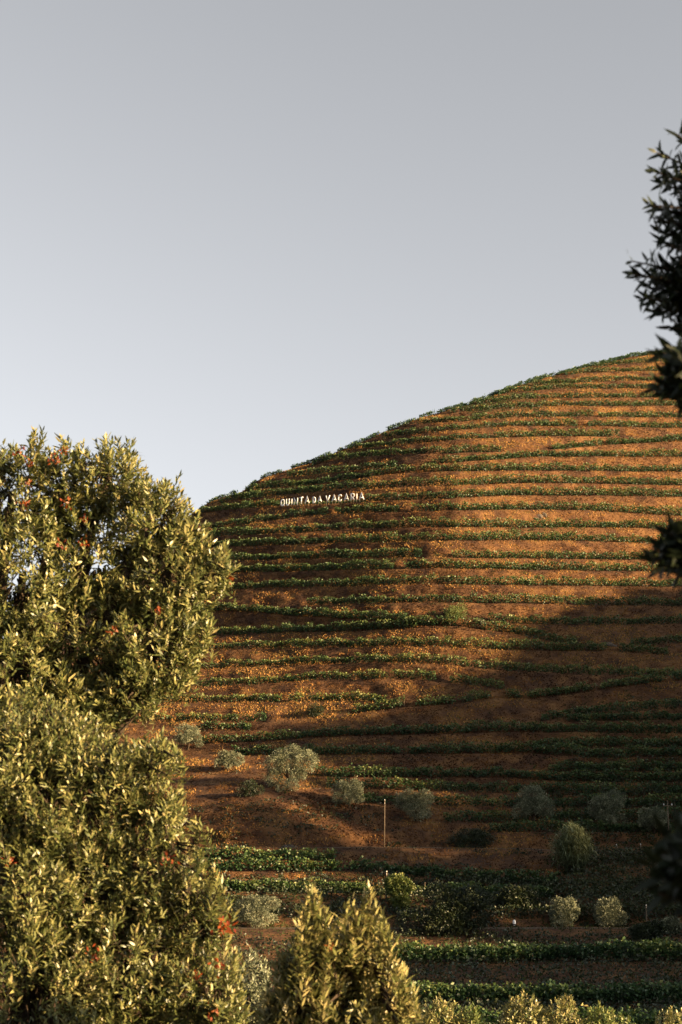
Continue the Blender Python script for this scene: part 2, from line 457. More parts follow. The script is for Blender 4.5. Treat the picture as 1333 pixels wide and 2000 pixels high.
# pale track strip on the wide bench (4 mm sheet above the bench)
for nm, nam, lab in (('track', 'dirt_track', 'pale dirt track crossing the foot of the olive knoll'),
                     ('railway', 'valley_road', 'narrow pale road strip low on the slope below the dark bushes')):
    k = [r[0] for r in L].index(nm)
    b = BENCH[k][:, None]
    sl = slice(20, NC - 20)
    a = (LIP[k] + flat * b * 0.12 + [0, 0, 0.03])[sl]; c = (LIP[k] + flat * b * 0.80 + [0, 0, 0.05])[sl]
    n = len(a)
    j = np.arange(n - 1)
    lift = 0.05 * b[sl] * np.array([[0, 0, 1.0]])
    Vt = np.concatenate([a + lift * 0.12, c + lift * 0.8])
    o = link(nam, mesh_np(nam, Vt, np.stack([j, j + 1, n + j + 1, n + j], -1)), M_TRACK)
    tag(o, lab, 'road', kind='structure')

# ------------------------------------------------------------------ ground sheet
def ground_z(x, y):
    r = np.sqrt(x * x + y * y)
    return np.interp(r, [0, 6, 12, 40, 110, 160, 6000], [-1.7, -1.75, -3.2, -6.2, -12.2, -14, -14])
gr = np.concatenate([[0.0], np.geomspace(1.5, 6000, 60)])
ga = np.linspace(0, 2 * math.pi, 73)[:-1]
GX = gr[:, None] * np.cos(ga)[None]; GY = gr[:, None] * np.sin(ga)[None]
GZ = ground_z(GX, GY) + (fbm(GX / 4.0, GY / 4.0, 9, 3) - 0.5) * 0.35 * np.clip(gr / 10, 0, 1)[:, None]
Vg = np.stack([GX, GY, GZ], -1).reshape(-1, 3)
i = np.arange(len(gr) - 1)[:, None] * 72; j = np.arange(72)[None]; jn = (j + 1) % 72
Qg = np.stack([i + j, i + 72 + j, i + 72 + jn, i + jn], -1).reshape(-1, 4)
g = link('ground', mesh_np('ground', Vg, Qg[72:], smooth=True), M_GROUND)
ctr = link  # keep name short
tag(g, 'rough grassy valley ground reaching to the horizon', 'ground', kind='structure')

# ------------------------------------------------------------------ neighbouring spur to the right: ridge line and notches shaped to shade the slope
RIDGE = [(20, 2), (60, 18), (84, 33), (91, 30.5), (98, 38), (105, 36.3), (113, 33), (117, 34.5), (120.6, 28.8), (123, 43), (127, 45), (131, 43.5), (132.2, 41.2), (134, 42), (136.2, 35), (138, 32.3), (139.4, 32.3), (140.6, 47), (144, 49), (146, 55), (149, 58.5), (152, 59.5), (155.6, 61), (156.1, 41), (157.4, 41), (157.6, 49), (158.4, 49), (158.9, 62), (160.5, 64), (162.2, 62), (162.8, 56), (164.2, 55.5), (164.8, 60), (165.6, 59), (166.0, 52.3), (167.2, 52.5), (168.0, 60), (171, 64), (174, 62), (176.5, 49), (179, 71), (184, 72), (192.5, 71.5), (199.6, 70.5), (205, 72),
         (213, 75.2), (223, 79.2), (233, 81.4), (241.7, 83.4), (248, 83.5), (261, 83.4), (268, 84.6), (300, 88), (380, 100), (520, 110), (700, 60), (900, 0)]
RX = 172.0
sy = np.concatenate([np.arange(20, 300, .7), np.arange(300, 900, 12)])
sx = np.array([-100, -80, -60, -45, -30, -20, -12, -6, -2, 0, 2, 6, 12, 20, 30, 45, 70, 100, 150], float)
SX, SY = np.meshgrid(sx, sy)
rz = np.interp(SY, *zip(*RIDGE)) + 14 + np.clip((SY - 178) / 4, 0, 1) * (fbm(SY / 5.0, SY * 0, 121, 3) - .5) * 6.0      # ragged crest, jittered to break up its shadow edge
# notches belong to the crest only; lower flanks follow a smoothed profile
ker = np.exp(-0.5 * ((sy[:, None] - sy[None]) / 12.0) ** 2); ker /= ker.sum(1, keepdims=True)
rs = (ker @ (np.interp(sy, *zip(*RIDGE)) + 14))[:, None]
wgt = (np.abs(SX) < 15) * 1.0
prof_h = rz * wgt + np.minimum(rs, rz + 40) * (1 - wgt)
fall = np.where(SX < 0, np.interp(np.abs(SX), [0, 14, 100], [1, .64, 0]), np.interp(np.abs(SX), [0, 14, 150], [1, .64, 0]))
capz = rz * (1 + 0 * SX)
SZ = -15 + np.minimum(prof_h * fall, capz + np.where(np.abs(SX) < 14, 0, 200)) + (fbm(SX / 9, SY / 9, 31, 4) - 0.5) * 2.0 * (np.abs(SX) > 1)
Vs = np.stack([SX + RX, SY + SX * SUN[1] / SUN[0], SZ], -1).reshape(-1, 3)      # sheared along the sun so crest notches let light through
a_, b_ = SX.shape
i = np.arange(a_ - 1)[:, None] * b_; j = np.arange(b_ - 1)[None]
Qs = np.stack([i + j, i + j + 1, i + b_ + j + 1, i + b_ + j], -1).reshape(-1, 4)
sp = link('neighbouring_hill', mesh_np('neighbouring_hill', Vs, Qs, smooth=True), M_GROUND)
tag(sp, 'rough scrubby spur of the neighbouring hill', 'hill', kind='structure')

# unseen hills added behind the viewpoint to cut low sky fill
fa = np.linspace(rad(-205), rad(25), 90)
fr = np.array([500, 700, 900, 1100, 1300, 1600, 2200, 3000], float)
fh = np.array([-15, 20, 80, 150, 205, 190, 110, -15], float)
FA, FR = np.meshgrid(fa, fr, indexing='ij')
FZ = fh[None] * (0.75 + .45 * fbm(FA * 3.0, FR / 700.0, 111, 4)) * np.clip(np.minimum((fa - fa[0]), (fa[-1] - fa)) / .35, 0, 1)[:, None] - 15
Vf = np.stack([FR * np.cos(FA), FR * np.sin(FA), FZ], -1).reshape(-1, 3)
i = np.arange(len(fa) - 1)[:, None] * 8; j = np.arange(7)[None]
fo = link('fill_blocking_hills', mesh_np('fill_blocking_hills', Vf, np.stack([i + j, i + j + 1, i + 8 + j + 1, i + 8 + j], -1).reshape(-1, 4), smooth=True), M_GROUND)
tag(fo, 'unseen hills added behind the viewpoint to block low sky light', 'hill', kind='structure')

# ------------------------------------------------------------------ dry grass on the banks
def tri_blades(base, h, lean, width, rngl):
    n = len(base)
    ang = rngl.uniform(0, 2 * math.pi, n)
    side = np.stack([np.cos(ang), np.sin(ang), 0 * ang], -1) * width[:, None]
    tip = base + np.stack([lean[:, 0], lean[:, 1], h], -1)
    V = np.stack([base - side, base + side, tip], 1).reshape(-1, 3)
    Ft = np.arange(3 * n).reshape(-1, 3)
    return V, Ft

def grass():
    A = P.reshape(NR, NC, 3)
    good = [r for r in range(NR - 1) if ringkind[r + 1] != 'back' and ringkind[r] in ('bank', 'bench')]
    j0 = int(np.searchsorted(COLS, 180)); j1 = int(np.searchsorted(COLS, 1520))
    rr, jj = np.meshgrid(good, np.arange(j0, j1), indexing='ij')
    rr = rr.ravel(); jj = jj.ravel()
    a = A[rr, jj]; b = A[rr + 1, jj]; c = A[rr, jj + 1]
    area = np.linalg.norm(np.cross(b - a, c - a), axis=1)
    isbank = np.array([ringkind[r + 1] == 'bank' or True for r in rr])
    flatness = np.abs(np.cross(b - a, c - a)[:, 2]) / (area + 1e-9)
    w = area * np.where(flatness > 0.95, 0.25, 1.0)
    N = 390000
    pick = rng.choice(len(w), N, p=w / w.sum())
    u = rng.random(N)[:, None]; v = rng.random(N)[:, None]
    r0, c0 = rr[pick], jj[pick]
    base = (A[r0, c0] * (1 - u) + A[r0, c0 + 1] * u) * (1 - v) + (A[r0 + 1, c0] * (1 - u) + A[r0 + 1, c0 + 1] * u) * v
    px, py, _ = project(base)
    pat = fbm(base[:, 0] / 3.2, base[:, 2] / 1.4, 41, 4)
    big = fbm(px / 160.0, py / 60.0, 51, 3)
    streak = fbm(px / 75.0, py / 11.0, 57, 3)
    clump = fbm(base[:, 0] / 1.1, base[:, 2] / 0.8, 71, 2)
    keep = clump + 0.25 * rng.random(N) > 0.42
    h = 0.08 + 0.36 * rng.random(N) * np.clip(pat * 1.7 - .35, .1, 1.2)
    nearlip = np.array([1.0 if ringkind[q + 1] == 'bank' and ringkind[q] in ('bench',) else 0.0 for q in range(NR - 1)])[r0]
    lipband = np.array([1.0 if q > 0 and ringkind[q - 1] == 'bench' else 0.0 for q in range(NR - 1)])[r0]
    h = np.where((nearlip > 0) | (lipband > 0), np.minimum(h, .24), h)
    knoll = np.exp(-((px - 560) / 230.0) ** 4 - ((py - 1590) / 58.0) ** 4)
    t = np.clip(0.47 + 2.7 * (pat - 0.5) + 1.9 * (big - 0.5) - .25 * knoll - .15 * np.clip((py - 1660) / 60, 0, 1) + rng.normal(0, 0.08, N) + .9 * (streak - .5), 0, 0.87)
    # green weeds: the hollow low on the right, and patches elsewhere
    hol = 1.15 * np.clip((px - 1000) / 200, 0, 1) * np.clip((py - 1340) / 100, 0, 1)
    hol = np.maximum(hol, np.clip((py - 1690) / 60, 0, 1) * 0.95)
    hol = np.maximum(hol, np.clip((px - 1090) / 60, 0, 1) * np.clip((py - 1640) / 40, 0, 1) * np.clip((1800 - py) / 30, 0, 1) * 1.3)
    spot = np.exp(-((px - 890) / 45) ** 2 - ((py - 1195) / 22) ** 2) + np.exp(-((px - 1060) / 90) ** 2 - ((py - 1038) / 14) ** 2) + 0.8 * np.exp(-((px - 960) / 90) ** 2 - ((py - 790) / 25) ** 2) + .5 * np.exp(-((px - 1040) / 90) ** 2 - ((py - 752) / 14) ** 2)
    g = fbm(base[:, 0] / 2.0 + 9, base[:, 2] / 1.2, 61, 3)
    green = (g * 0.75 + 0.55 * hol + 0.55 * spot + 0.12 * rng.random(N)) > 0.66
    t = np.where(green, 0.95 + 0.05 * rng.random(N), t)
    h = np.where(green, h * 1.15, h)
    keep |= green & (rng.random(N) < 0.6)
    base, h, t = base[keep], h[keep], t[keep]
    n = len(base)
    Vs, Fs, Ts = [], [], []
    off = 0
    for q in range(2):
        lean = rng.normal(0, 0.10, (n, 2)); lean[:, 1] -= 0.10
        bb = base + np.concatenate([rng.normal(0, 0.06, (n, 2)), np.full((n, 1), -0.06)], 1)
        V, Ft = tri_blades(bb, h * rng.uniform(.7, 1.1, n), lean, 0.045 + 0.085 * rng.random(n), rng)
        Vs.append(V); Fs.append(Ft + off); off += len(V)
        tt = np.clip(t + np.where(t < .9, rng.normal(0, .05, n), 0), 0, 1)
        Ts.append(np.repeat(tt, 3))
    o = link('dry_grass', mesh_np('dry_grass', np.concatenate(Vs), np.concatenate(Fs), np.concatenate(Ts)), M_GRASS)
    tag(o, 'dry orange brown grass and weeds covering the terrace banks', 'grass', kind='stuff')
grass()

# ------------------------------------------------------------------ leaf builders
def unit(v):
    return v / (np.linalg.norm(v, axis=-1, keepdims=True) + 1e-9)

def kites(base, d, n, ln, wd):
    """2-triangle leaves"""
    s = np.cross(d, n)
    m = base + d * (ln * 0.45)[:, None]
    V = np.stack([base, m + s * wd[:, None] * .5 + n * (wd * .18)[:, None], base + d * ln[:, None] - n * (ln * .08)[:, None], m - s * wd[:, None] * .5 + n * (wd * .18)[:, None]], 1).reshape(-1, 3)
    k = np.arange(len(base))[:, None] * 4
    Ft = np.concatenate([k + [0, 1, 2], k + [0, 2, 3]], 0)
    return V, Ft

def long_leaves(base, d, n, ln, wd, curl):
    """lanceolate curved leaves, 4 triangles each"""
    s = np.cross(d, n)
    def at(t):
        return base + d * (ln * t)[:, None] - n * (curl * ln * t * t)[:, None]
    one = np.ones(len(base))
    a, b = at(.34 * one), at(.70 * one)
    V = np.stack([base, a + s * (wd * .5)[:, None], a - s * (wd * .5)[:, None], b + s * (wd * .36)[:, None], b - s * (wd * .36)[:, None], at(one)], 1).reshape(-1, 3)
    k = np.arange(len(base))[:, None] * 6
    Ft = np.concatenate([k + [0, 2, 1], k + [1, 2, 4], k + [1, 4, 3], k + [3, 4, 5]], 0)
    return V, Ft

def rand_dirs(n, r=rng):
    return unit(r.normal(size=(n, 3)))

# ------------------------------------------------------------------ bramble scrub low on the slope
def scrub():
    N = 210000
    A = P.reshape(NR, NC, 3)
    good = [r for r in range(NR - 1) if ringkind[r + 1] != 'back' and ringkind[r] in ('bank', 'bench')]
    low = [r for r in good if np.median(project(A[r])[1][60:300]) > 700]
    ym = np.array([np.median(project(A[r])[1][60:300]) for r in low])
    wr = np.where(ym > 1640, 8.0, np.where(ym > 1480, 3.0, 1.0))
    r0 = rng.choice(low, N, p=wr / wr.sum()); c0 = rng.integers(int(np.searchsorted(COLS, 330)), int(np.searchsorted(COLS, 1520)), N)
    u = rng.random(N)[:, None]; v = rng.random(N)[:, None]
    b = (A[r0, c0] * (1 - u) + A[r0, c0 + 1] * u) * (1 - v) + (A[r0 + 1, c0] * (1 - u) + A[r0 + 1, c0 + 1] * u) * v
    px, py, _ = project(b)
    m = np.full(N, .10)
    m = np.maximum(m, 0.95 * np.clip((px - 1085) / 60, 0, 1) * np.clip((py - 1655) / 25, 0, 1) * np.clip((1806 - py) / 12, 0, 1))
    m = np.maximum(m, .50 * np.clip((py - 1690) / 40, 0, 1) * np.clip((1800 - py) / 10, 0, 1))
    m = np.maximum(m, .45 * np.clip((py - 1822) / 10, 0, 1))
    m = np.maximum(m, .34 * np.exp(-((px - 560) / 230.0) ** 4 - ((py - 1600) / 45.0) ** 4))
    m = np.maximum(m, 0.52 * np.clip((px - 1020) / 120, 0, 1) * np.clip((py - 1390) / 100, 0, 1) * np.clip((1655 - py) / 10, 0, 1))
    n1 = fbm(b[:, 0] / 2.6, b[:, 1] / 3.0 + b[:, 2], 101, 4)
    lift = np.clip(n1 + m - .78, 0, .5)
    keep = (lift > 0) & (rng.random(N) < .35 + lift * 3)
    b, lift, n1 = b[keep], lift[keep], n1[keep]
    n = len(b)
    hh = rng.random(n) ** .6 * np.clip(lift * 3.2, .12, 1.1)
    b = b + np.stack([0 * hh, 0 * hh, hh], -1)
    d = unit(rng.normal(size=(n, 3)) + [0, -.2, .2])
    nn = unit(np.cross(d, rand_dirs(n))); nn *= np.where(nn[:, 2:3] < 0, -1, 1)
    ln = rng.uniform(.2, .42, n)
    V, Ft = kites(b, d, nn, ln, ln * .7)
    t = np.clip(.25 + .5 * hh + rng.normal(0, .15, n), 0, 1)
    o = link('bramble_scrub', mesh_np('bramble_scrub', V, Ft, np.repeat(t, 4)), M_BUSH)
    tag(o, 'dark green bramble scrub creeping over the lower banks', 'scrub', kind='stuff')
scrub()

# ------------------------------------------------------------------ vine rows
post_me = None
def make_post():
    V, Fq = tubes([([(0, 0, -0.25), (0, 0, 0.7), (0, 0, 1.0)], [0.05, 0.05, 0.045])], 5)
    me = mesh_np('post', V, Fq)
    me.materials.append(M_WOOD)
    return me
post_me = make_post()

def vine_leaves(pts, h, dens, size=1.0, sparse=0.03, yellow=0.0):
    """pts: polyline on the bench; returns leaf mesh arrays"""
    seg = np.linalg.norm(np.diff(pts, axis=0), axis=1)
    s = np.concatenate([[0], np.cumsum(seg)])
    Ltot = s[-1]
    nv = max(1, int(Ltot / 1.15))
    cen = (np.arange(nv) + 0.5) * Ltot / nv + rng.normal(0, .1, nv)
    hv = h * (rng.uniform(.70, 1.20, nv)) * (0.92 + 0.25 * (fbm(cen / 9.0, cen * 0 + h, 81, 2) - .5))
    tv = rng.normal(0, .10, nv) + 0.3 * (fbm(cen / 14.0, cen * 0 + 3, 83, 2) - .5)
    alive = rng.random(nv) > sparse
    per = int(dens * Ltot / nv)
    idx = np.repeat(np.arange(nv)[alive], per)
    n = len(idx)
    a = np.clip(cen[idx] + rng.normal(0, .48, n), 0, Ltot)
    base = np.stack([np.interp(a, s, pts[:, c]) for c in range(3)], -1)
    q = rng.random(n) ** 0.8
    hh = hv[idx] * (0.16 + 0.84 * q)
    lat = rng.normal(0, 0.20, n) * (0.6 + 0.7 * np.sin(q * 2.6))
    shoot = (rng.random(n) < 0.04) * rng.uniform(0, .35, n)
    base = base + np.stack([0 * lat, lat, hh + shoot], -1)
    d = unit(rng.normal(size=(n, 3)) * [1, 1, .7] + np.stack([0 * lat, np.sign(lat) * .5, 0 * lat + .1], -1))
    nn = unit(np.cross(d, rand_dirs(n)))
    nn *= np.where(nn[:, 2:3] < 0, -1, 1)
    ln = rng.uniform(.21, .38, n) * size
    V, Ft = kites(base, d, nn, ln, ln * rng.uniform(.7, 1.0, n))
    t = np.clip(.44 + yellow + tv[idx] + .5 * (q - .5) + rng.normal(0, .16, n), 0, 1)  # upper leaves tinted yellower to imitate sunlit tops
    return V, Ft, np.repeat(t, 4)

LABELS = {
 'C1': 'topmost full vine row just under the crest row at the high end of the hill',
 'C2': 'second full vine row below the crest row at the high end of the hill',
 'C3': 'third full vine row below the crest row at the high end of the hill',
 'C4': 'fourth full vine row below the crest row at the high end of the hill',
 'C5': 'fifth full vine row below the crest row at the high end of the hill',
 'C6': 'sixth full vine row below the crest row at the high end of the hill',
 'C7': 'seventh full vine row below the crest row at the high end of the hill',
 'C8': 'eighth full vine row below the crest row at the high end of the hill',
 'C9': 'vine row on the fifth terrace above the white letters, stopping short of the dark branch',
 'B5': 'vine row on the fourth terrace above the white letters, broken by a bare stretch',
 'C10': 'vine row on the third terrace above the white letters',
 'D1': 'vine row on the second terrace above the white letters',
 'D2': 'vine row on the first terrace above the white letters',
 'D3': 'vine row standing right behind the white hillside letters',
 'D4': 'first vine row below the white letters, with two short gaps',
 'D5': 'second vine row below the white letters, long and unbroken',
 'D6': 'third vine row below the white letters',
 'D7': 'fourth vine row below the white letters, broken by a bare grassy stretch',
 'D8': 'fifth vine row below the white letters',
 'D9': 'sixth vine row below the white letters, above a tall bank',
 'D10': 'seventh vine row below the white letters, starting partway along its terrace',
 'H2': 'shaded vine row in the dark hollow starting just under the green weed patch',
 'E7': 'vine row slanting downhill under the green weed patch to meet the row below',
 'E8': 'short vine row tucked under the slanting row, ending where the two meet',
 'E9': 'straight vine row on the first terrace below the slanting row',
 'G2': 'sunlit yellow green vine row on the second terrace below the slanting row',
 'F8': 'yellow green vine row on the third terrace below the slanting row, thinning into brown bank',
 'F9': 'sunlit yellow vine row above a bright terrace edge, ending on the brown slope',
 'K1': 'broken vine row climbing from the olive knoll towards the shaded hollow',
 'S1': 'upper curved vine row in the shaded hollow, with a short piece above the knoll',
 'S2': 'second curved vine row in the shaded hollow',
 'K3': 'long vine row running level just above the olive knoll',
 'J4': 'shaded vine row filling the hollow between two long level rows',
 'J5': 'long level vine row passing behind the top of the largest olive tree',
 'J6': 'short shaded vine row in the hollow, three terraces above the dark olive trees',
 'J7': 'long shaded vine row two terraces above the dark olive trees',
 'J8': 'long shaded vine row just above the crowns of the dark olive trees',
 'L2': 'shaded vine row passing behind the crowns of the dark olive trees',
 'L3': 'shaded vine row at the feet of the dark olive trees',
 'J11': 'lowest shaded vine row above the track and the reed clump',
 'M1': 'short vine row directly below the pale dirt track',
 'M2': 'thick vine row on the second terrace below the pale dirt track',
 'M3': 'broken vine row on the third terrace below the pale dirt track, behind the wooden pole',
 'N1': 'tall vine row with bright lit tops below the narrow road',
 'N2': 'dark vine row under the tall brown bank of the lowest slope',
 'N3': 'lowest vine row behind the sunlit bushes at the foot of the slope',
}
def vine_row(k, rows=(0.75,), nameh=None):
    nm, nd, iv, h = L[k]
    parts = []
    first = None
    posts = []
    for a, b in iv:
        m = (COLS >= a - 2) & (COLS <= b + 2)
        # stop the row where it would run over the brow
        if m.sum() < 3:
            continue
        for off in rows:
            o_ = np.minimum(off, BENCH[k][m] * 0.5)
            pts = LIP[k][m] + flat * o_[:, None]
            pts[:, 2] += 0.02
            dens = 115 if nm[0] in 'NM' else 88
            size = 1.15 if nm[0] in 'NM' else 1.0
            sp_ = {'F8': .06, 'F9': .05, 'K1': .06, 'C9': .04}.get(nm, .006)
            parts.append(vine_leaves(pts, h * (1.15 if nm[0] in 'MN' else 1.42), dens, size, sp_, {'G2': .2, 'F8': .24, 'F9': .28, 'K1': .2, 'E9': .14, 'E8': .1, 'E7': .05, 'M3': .1}.get(nm, 0)))  # tint offset makes rows in the sunlit band look lit
            if first is None:
                first = pts[0]
        step = max(1, int(6.5 / max(0.05, np.mean(np.linalg.norm(np.diff(pts, axis=0), axis=1)))))
        posts += [pts[q] for q in range(step // 3, len(pts), step)]
    if nm == 'D3':                   # pruned low behind the letters
        m = (COLS >= 543) & (COLS <= 716)
        parts.append(vine_leaves(LIP[k][m] + flat * np.minimum(.9, BENCH[k][m] * .6)[:, None], h * .55, 70, .9, .01))
    if not parts:
        return
    Vs, Fs, Ts = [], [], []
    off = 0
    for V, Ft, t in parts:
        Vs.append(V - first); Fs.append(Ft + off); Ts.append(t); off += len(V)
    root = thing('vine_row', LABELS[nm], 'vine row', tuple(first), 'vine rows on the terraces')
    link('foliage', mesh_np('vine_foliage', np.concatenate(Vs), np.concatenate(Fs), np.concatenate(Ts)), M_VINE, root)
    for p in posts:
        o = link('post', post_me, None, root, tuple(p - first))
        o.scale = (1, 1, h * random.uniform(.95, 1.2))
        o.rotation_euler = (random.gauss(0, .05), random.gauss(0, .05), 0)
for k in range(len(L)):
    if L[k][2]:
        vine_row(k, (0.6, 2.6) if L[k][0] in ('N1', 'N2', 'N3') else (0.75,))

# the crest row: single vines along the skyline
def crest():
    m = (COLS >= 392) & (COLS <= 1530)
    pts = TOP[m] + [0, -0.5, -0.45]
    pxs = COLS[m]
    segs = [(392, 440), (446, 466), (476, 500), (508, 552), (566, 648), (656, 742), (752, 812), (818, 1530)]
    parts = []
    for a, b in segs:
        q = (pxs >= a) & (pxs <= b)
        if q.sum() > 2:
            parts.append(vine_leaves(pts[q], 1.15, 105, 1.0, .07))
    first = pts[0]
    Vs, Fs, Ts = [], [], []
    off = 0
    for V, Ft, t in parts:
        Vs.append(V - first); Fs.append(Ft + off); Ts.append(t * .8); off += len(V)
    root = thing('vine_row', 'gappy vine row silhouetted along the crest of the hill against the sky', 'vine row', tuple(first), 'vine rows on the terraces')
    link('foliage', mesh_np('vine_foliage', np.concatenate(Vs), np.concatenate(Fs), np.concatenate(Ts)), M_VINE, root)
    for q in range(4, len(pts), 13):
        o = link('post', post_me, None, root, tuple(pts[q] - first))
        o.scale = (1, 1, 1.15)
crest()

# ------------------------------------------------------------------ white letters
GLY = {
 'Q': [[(.5, 1), (.18, .92), (.04, .7), (.04, .3), (.18, .08), (.5, 0), (.82, .08), (.96, .3), (.96, .7), (.82, .92), (.5, 1)], [(.58, .26), (.98, -.06)]],
 'U': [[(.06, 1), (.06, .3), (.2, .07), (.5, 0), (.8, .07), (.94, .3), (.94, 1)]],
 'I': [[(.5, 0), (.5, 1)]],
 'N': [[(.07, 0), (.07, 1), (.93, 0), (.93, 1)]],
 'T': [[(0, 1), (1, 1)], [(.5, 1), (.5, 0)]],
 'A': [[(0, 0), (.5, 1), (1, 0)], [(.18, .32), (.82, .32)]],
 'D': [[(.07, 0), (.07, 1), (.5, 1), (.85, .85), (.95, .6), (.95, .4), (.85, .15), (.5, 0), (.07, 0)]],
 'V': [[(0, 1), (.5, 0), (1, 1)]],
 'C': [[(.95, .74), (.82, .93), (.5, 1), (.18, .92), (.05, .7), (.05, .3), (.18, .08), (.5, 0), (.82, .08), (.95, .26)]],
 'R': [[(.07, 0), (.07, 1), (.6, 1), (.88, .9), (.94, .74), (.88, .56), (.6, .47), (.07, .47)], [(.5, .47), (.97, 0)]],
}
def letter_mesh(ch, w, h, th=0.25, dp=0.12):
    polys = GLY[ch]
    Vs, Fs = [], []
    off = 0
    for si, pl in enumerate(polys):
        p = np.array(pl, float) * [max(w - th, 0.01), h - th * .6] + [th * .5, th * .3]
        closed = np.allclose(p[0], p[-1]) and len(p) > 3
        n = len(p)
        L_, R_ = [], []
        for q in range(n):
            if closed:
                a = p[q - 1] if q > 0 else p[-2]; b = p[q + 1] if q < n - 1 else p[1]
                d0 = unit(p[q] - a); d1 = unit(b - p[q])
            else:
                d1 = unit(p[min(q + 1, n - 1)] - p[max(q, 0)]) if q < n - 1 else unit(p[q] - p[q - 1])
                d0 = unit(p[q] - p[q - 1]) if q > 0 else d1
            t = unit(d0 + d1); nn = np.array([-t[1], t[0]])
            sc = min(1.0 / max(0.45, np.dot(nn, np.array([-d1[1], d1[0]]))), 2.0)
            L_.append(p[q] + nn * th * .5 * sc); R_.append(p[q] - nn * th * .5 * sc)
        L_ = np.array(L_); R_ = np.array(R_)
        z0 = -dp * .5 - si * .006; z1 = dp * .5 + si * .006
        def lay(a, y):
            return np.stack([a[:, 0], np.full(n, y), a[:, 1]], -1)
        V = np.concatenate([lay(L_, z0), lay(R_, z0), lay(L_, z1), lay(R_, z1)])
        q = np.arange(n - 1)
        Fq = np.concatenate([np.stack([q, n + q, n + q + 1, q + 1], -1), np.stack([2 * n + q, 2 * n + q + 1, 3 * n + q + 1, 3 * n + q], -1),
                             np.stack([q, q + 1, 2 * n + q + 1, 2 * n + q], -1), np.stack([n + q, 3 * n + q, 3 * n + q + 1, n + q + 1], -1)])
        if not closed:
            Fq = np.concatenate([Fq, [[0, 2 * n, 3 * n, n], [n - 1, 2 * n - 1, 4 * n - 1, 3 * n - 1]]])
        Vs.append(V); Fs.append(Fq + off); off += len(V)
    return np.concatenate(Vs), np.concatenate(Fs)

SIGN = [('Q', 548, 556.4, 975.5, 989), ('U', 558.2, 566, 974, 988), ('I', 568.6, 571.4, 973.5, 987.5), ('N', 573.5, 582.5, 972.5, 987), ('T', 584.3, 593, 971.5, 985.5), ('A', 595.2, 604.8, 970, 984.2),
        ('D', 610.5, 617.2, 970.8, 982.6), ('A', 620.8, 629, 969.8, 981.4),
        ('V', 635.8, 645, 967.5, 981.2), ('A', 647.8, 657.6, 967, 981), ('C', 660.2, 668.2, 966, 979.8), ('A', 671.8, 681.6, 964.8, 979), ('R', 684.4, 693, 964, 978.2), ('I', 695.6, 698.4, 963.4, 977.6), ('A', 701, 711.8, 963, 977.4)]
k3 = [r[0] for r in L].index('D3')
def sign():
    q_ = (COLS > 535) & (COLS < 725)
    cf = np.polyfit(COLS[q_] - 630, LIP[k3][q_, 1], 3)
    sd = lambda x: float(np.polyval(cf, x - 630)) - .45
    root_p = pix(548, 989, sd(548))
    root = thing('hillside_sign', 'row of freestanding white capital letters on the vineyard slope', 'sign', tuple(root_p))
    for ch, x0, x1, y0, y1 in SIGN:
        a = pix(x0, y1, sd(x0)); b = pix(x1, y1, sd(x1))
        top = pix(x0, y0, a[1])
        w = (b[0] - a[0]) / math.cos(rad(31)); h = top[2] - a[2]
        V, Fq = letter_mesh(ch, w, h, 0.225, 0.05)
        o = link('letter', mesh_np('letter_' + ch, V, Fq), M_WHITE, root, tuple(a - root_p))
        o.rotation_euler = (rad(-3), 0, rad(-31))
        o['label'] = 'white letter ' + ch
        # two short stakes hold each letter
        for fx in ((.2, .8) if ch != 'I' else (.5,)):
            pnt = a + (b - a) * fx
            g0 = drop(pnt + np.array([0, .1, 0]))
            zb = max(min(g0[2] - .2, a[2] - .25), a[2] - .9)
            Vp, Fp = tubes([([(pnt[0] - root_p[0], pnt[1] - root_p[1] + .12, zb - root_p[2]), (pnt[0] - root_p[0], pnt[1] - root_p[1] + .12, a[2] - root_p[2] + h * .3)], [.035, .035])], 5)
            link('stake', mesh_np('stake', Vp, Fp), M_WOOD, root)
sign()

# ------------------------------------------------------------------ trees and bushes on the slope
def lobed_cloud(lobes, n, size, up=0.3, shell=0.55, r=rng, aspect=.35, droop=0.0):
    """leaf kites spread over a union of ellipsoidal lobes (centre, radii)"""
    w = np.array([np.prod(l[1]) ** (2 / 3) for l in lobes]); w /= w.sum()
    idx = r.choice(len(lobes), n, p=w)
    C = np.array([l[0] for l in lobes])[idx]; R = np.array([l[1] for l in lobes])[idx]
    d = rand_dirs(n, r)
    rr = (shell + (1.06 - shell) * r.random(n) ** .7)
    # ragged surface: clumps
    cl = fbm(d[:, 0] * 2.4 + idx * 3.1, d[:, 2] * 2.4 + d[:, 1] * 1.7, 91, 3)
    rr = rr * (0.66 + 0.66 * cl)
    base = C + d * R * rr[:, None]
    dirn = unit(d + r.normal(size=(n, 3)) * .7 + [0, 0, up - droop])
    nn = unit(np.cross(dirn, rand_dirs(n, r)))
    nn *= np.where(nn[:, 2:3] < 0, -1, 1)
    ln = size * r.uniform(.7, 1.35, n)
    V, Ft = kites(base, dirn, nn, ln, ln * aspect * r.uniform(.8, 1.2, n))
    t = np.clip(.45 + 1.5 * (cl - .5) + r.normal(0, .14, n), 0, 1)  # outer clumps paler, hollows darker: lit tops and shade put into leaf colour
    return V, Ft, np.repeat(t, 4)

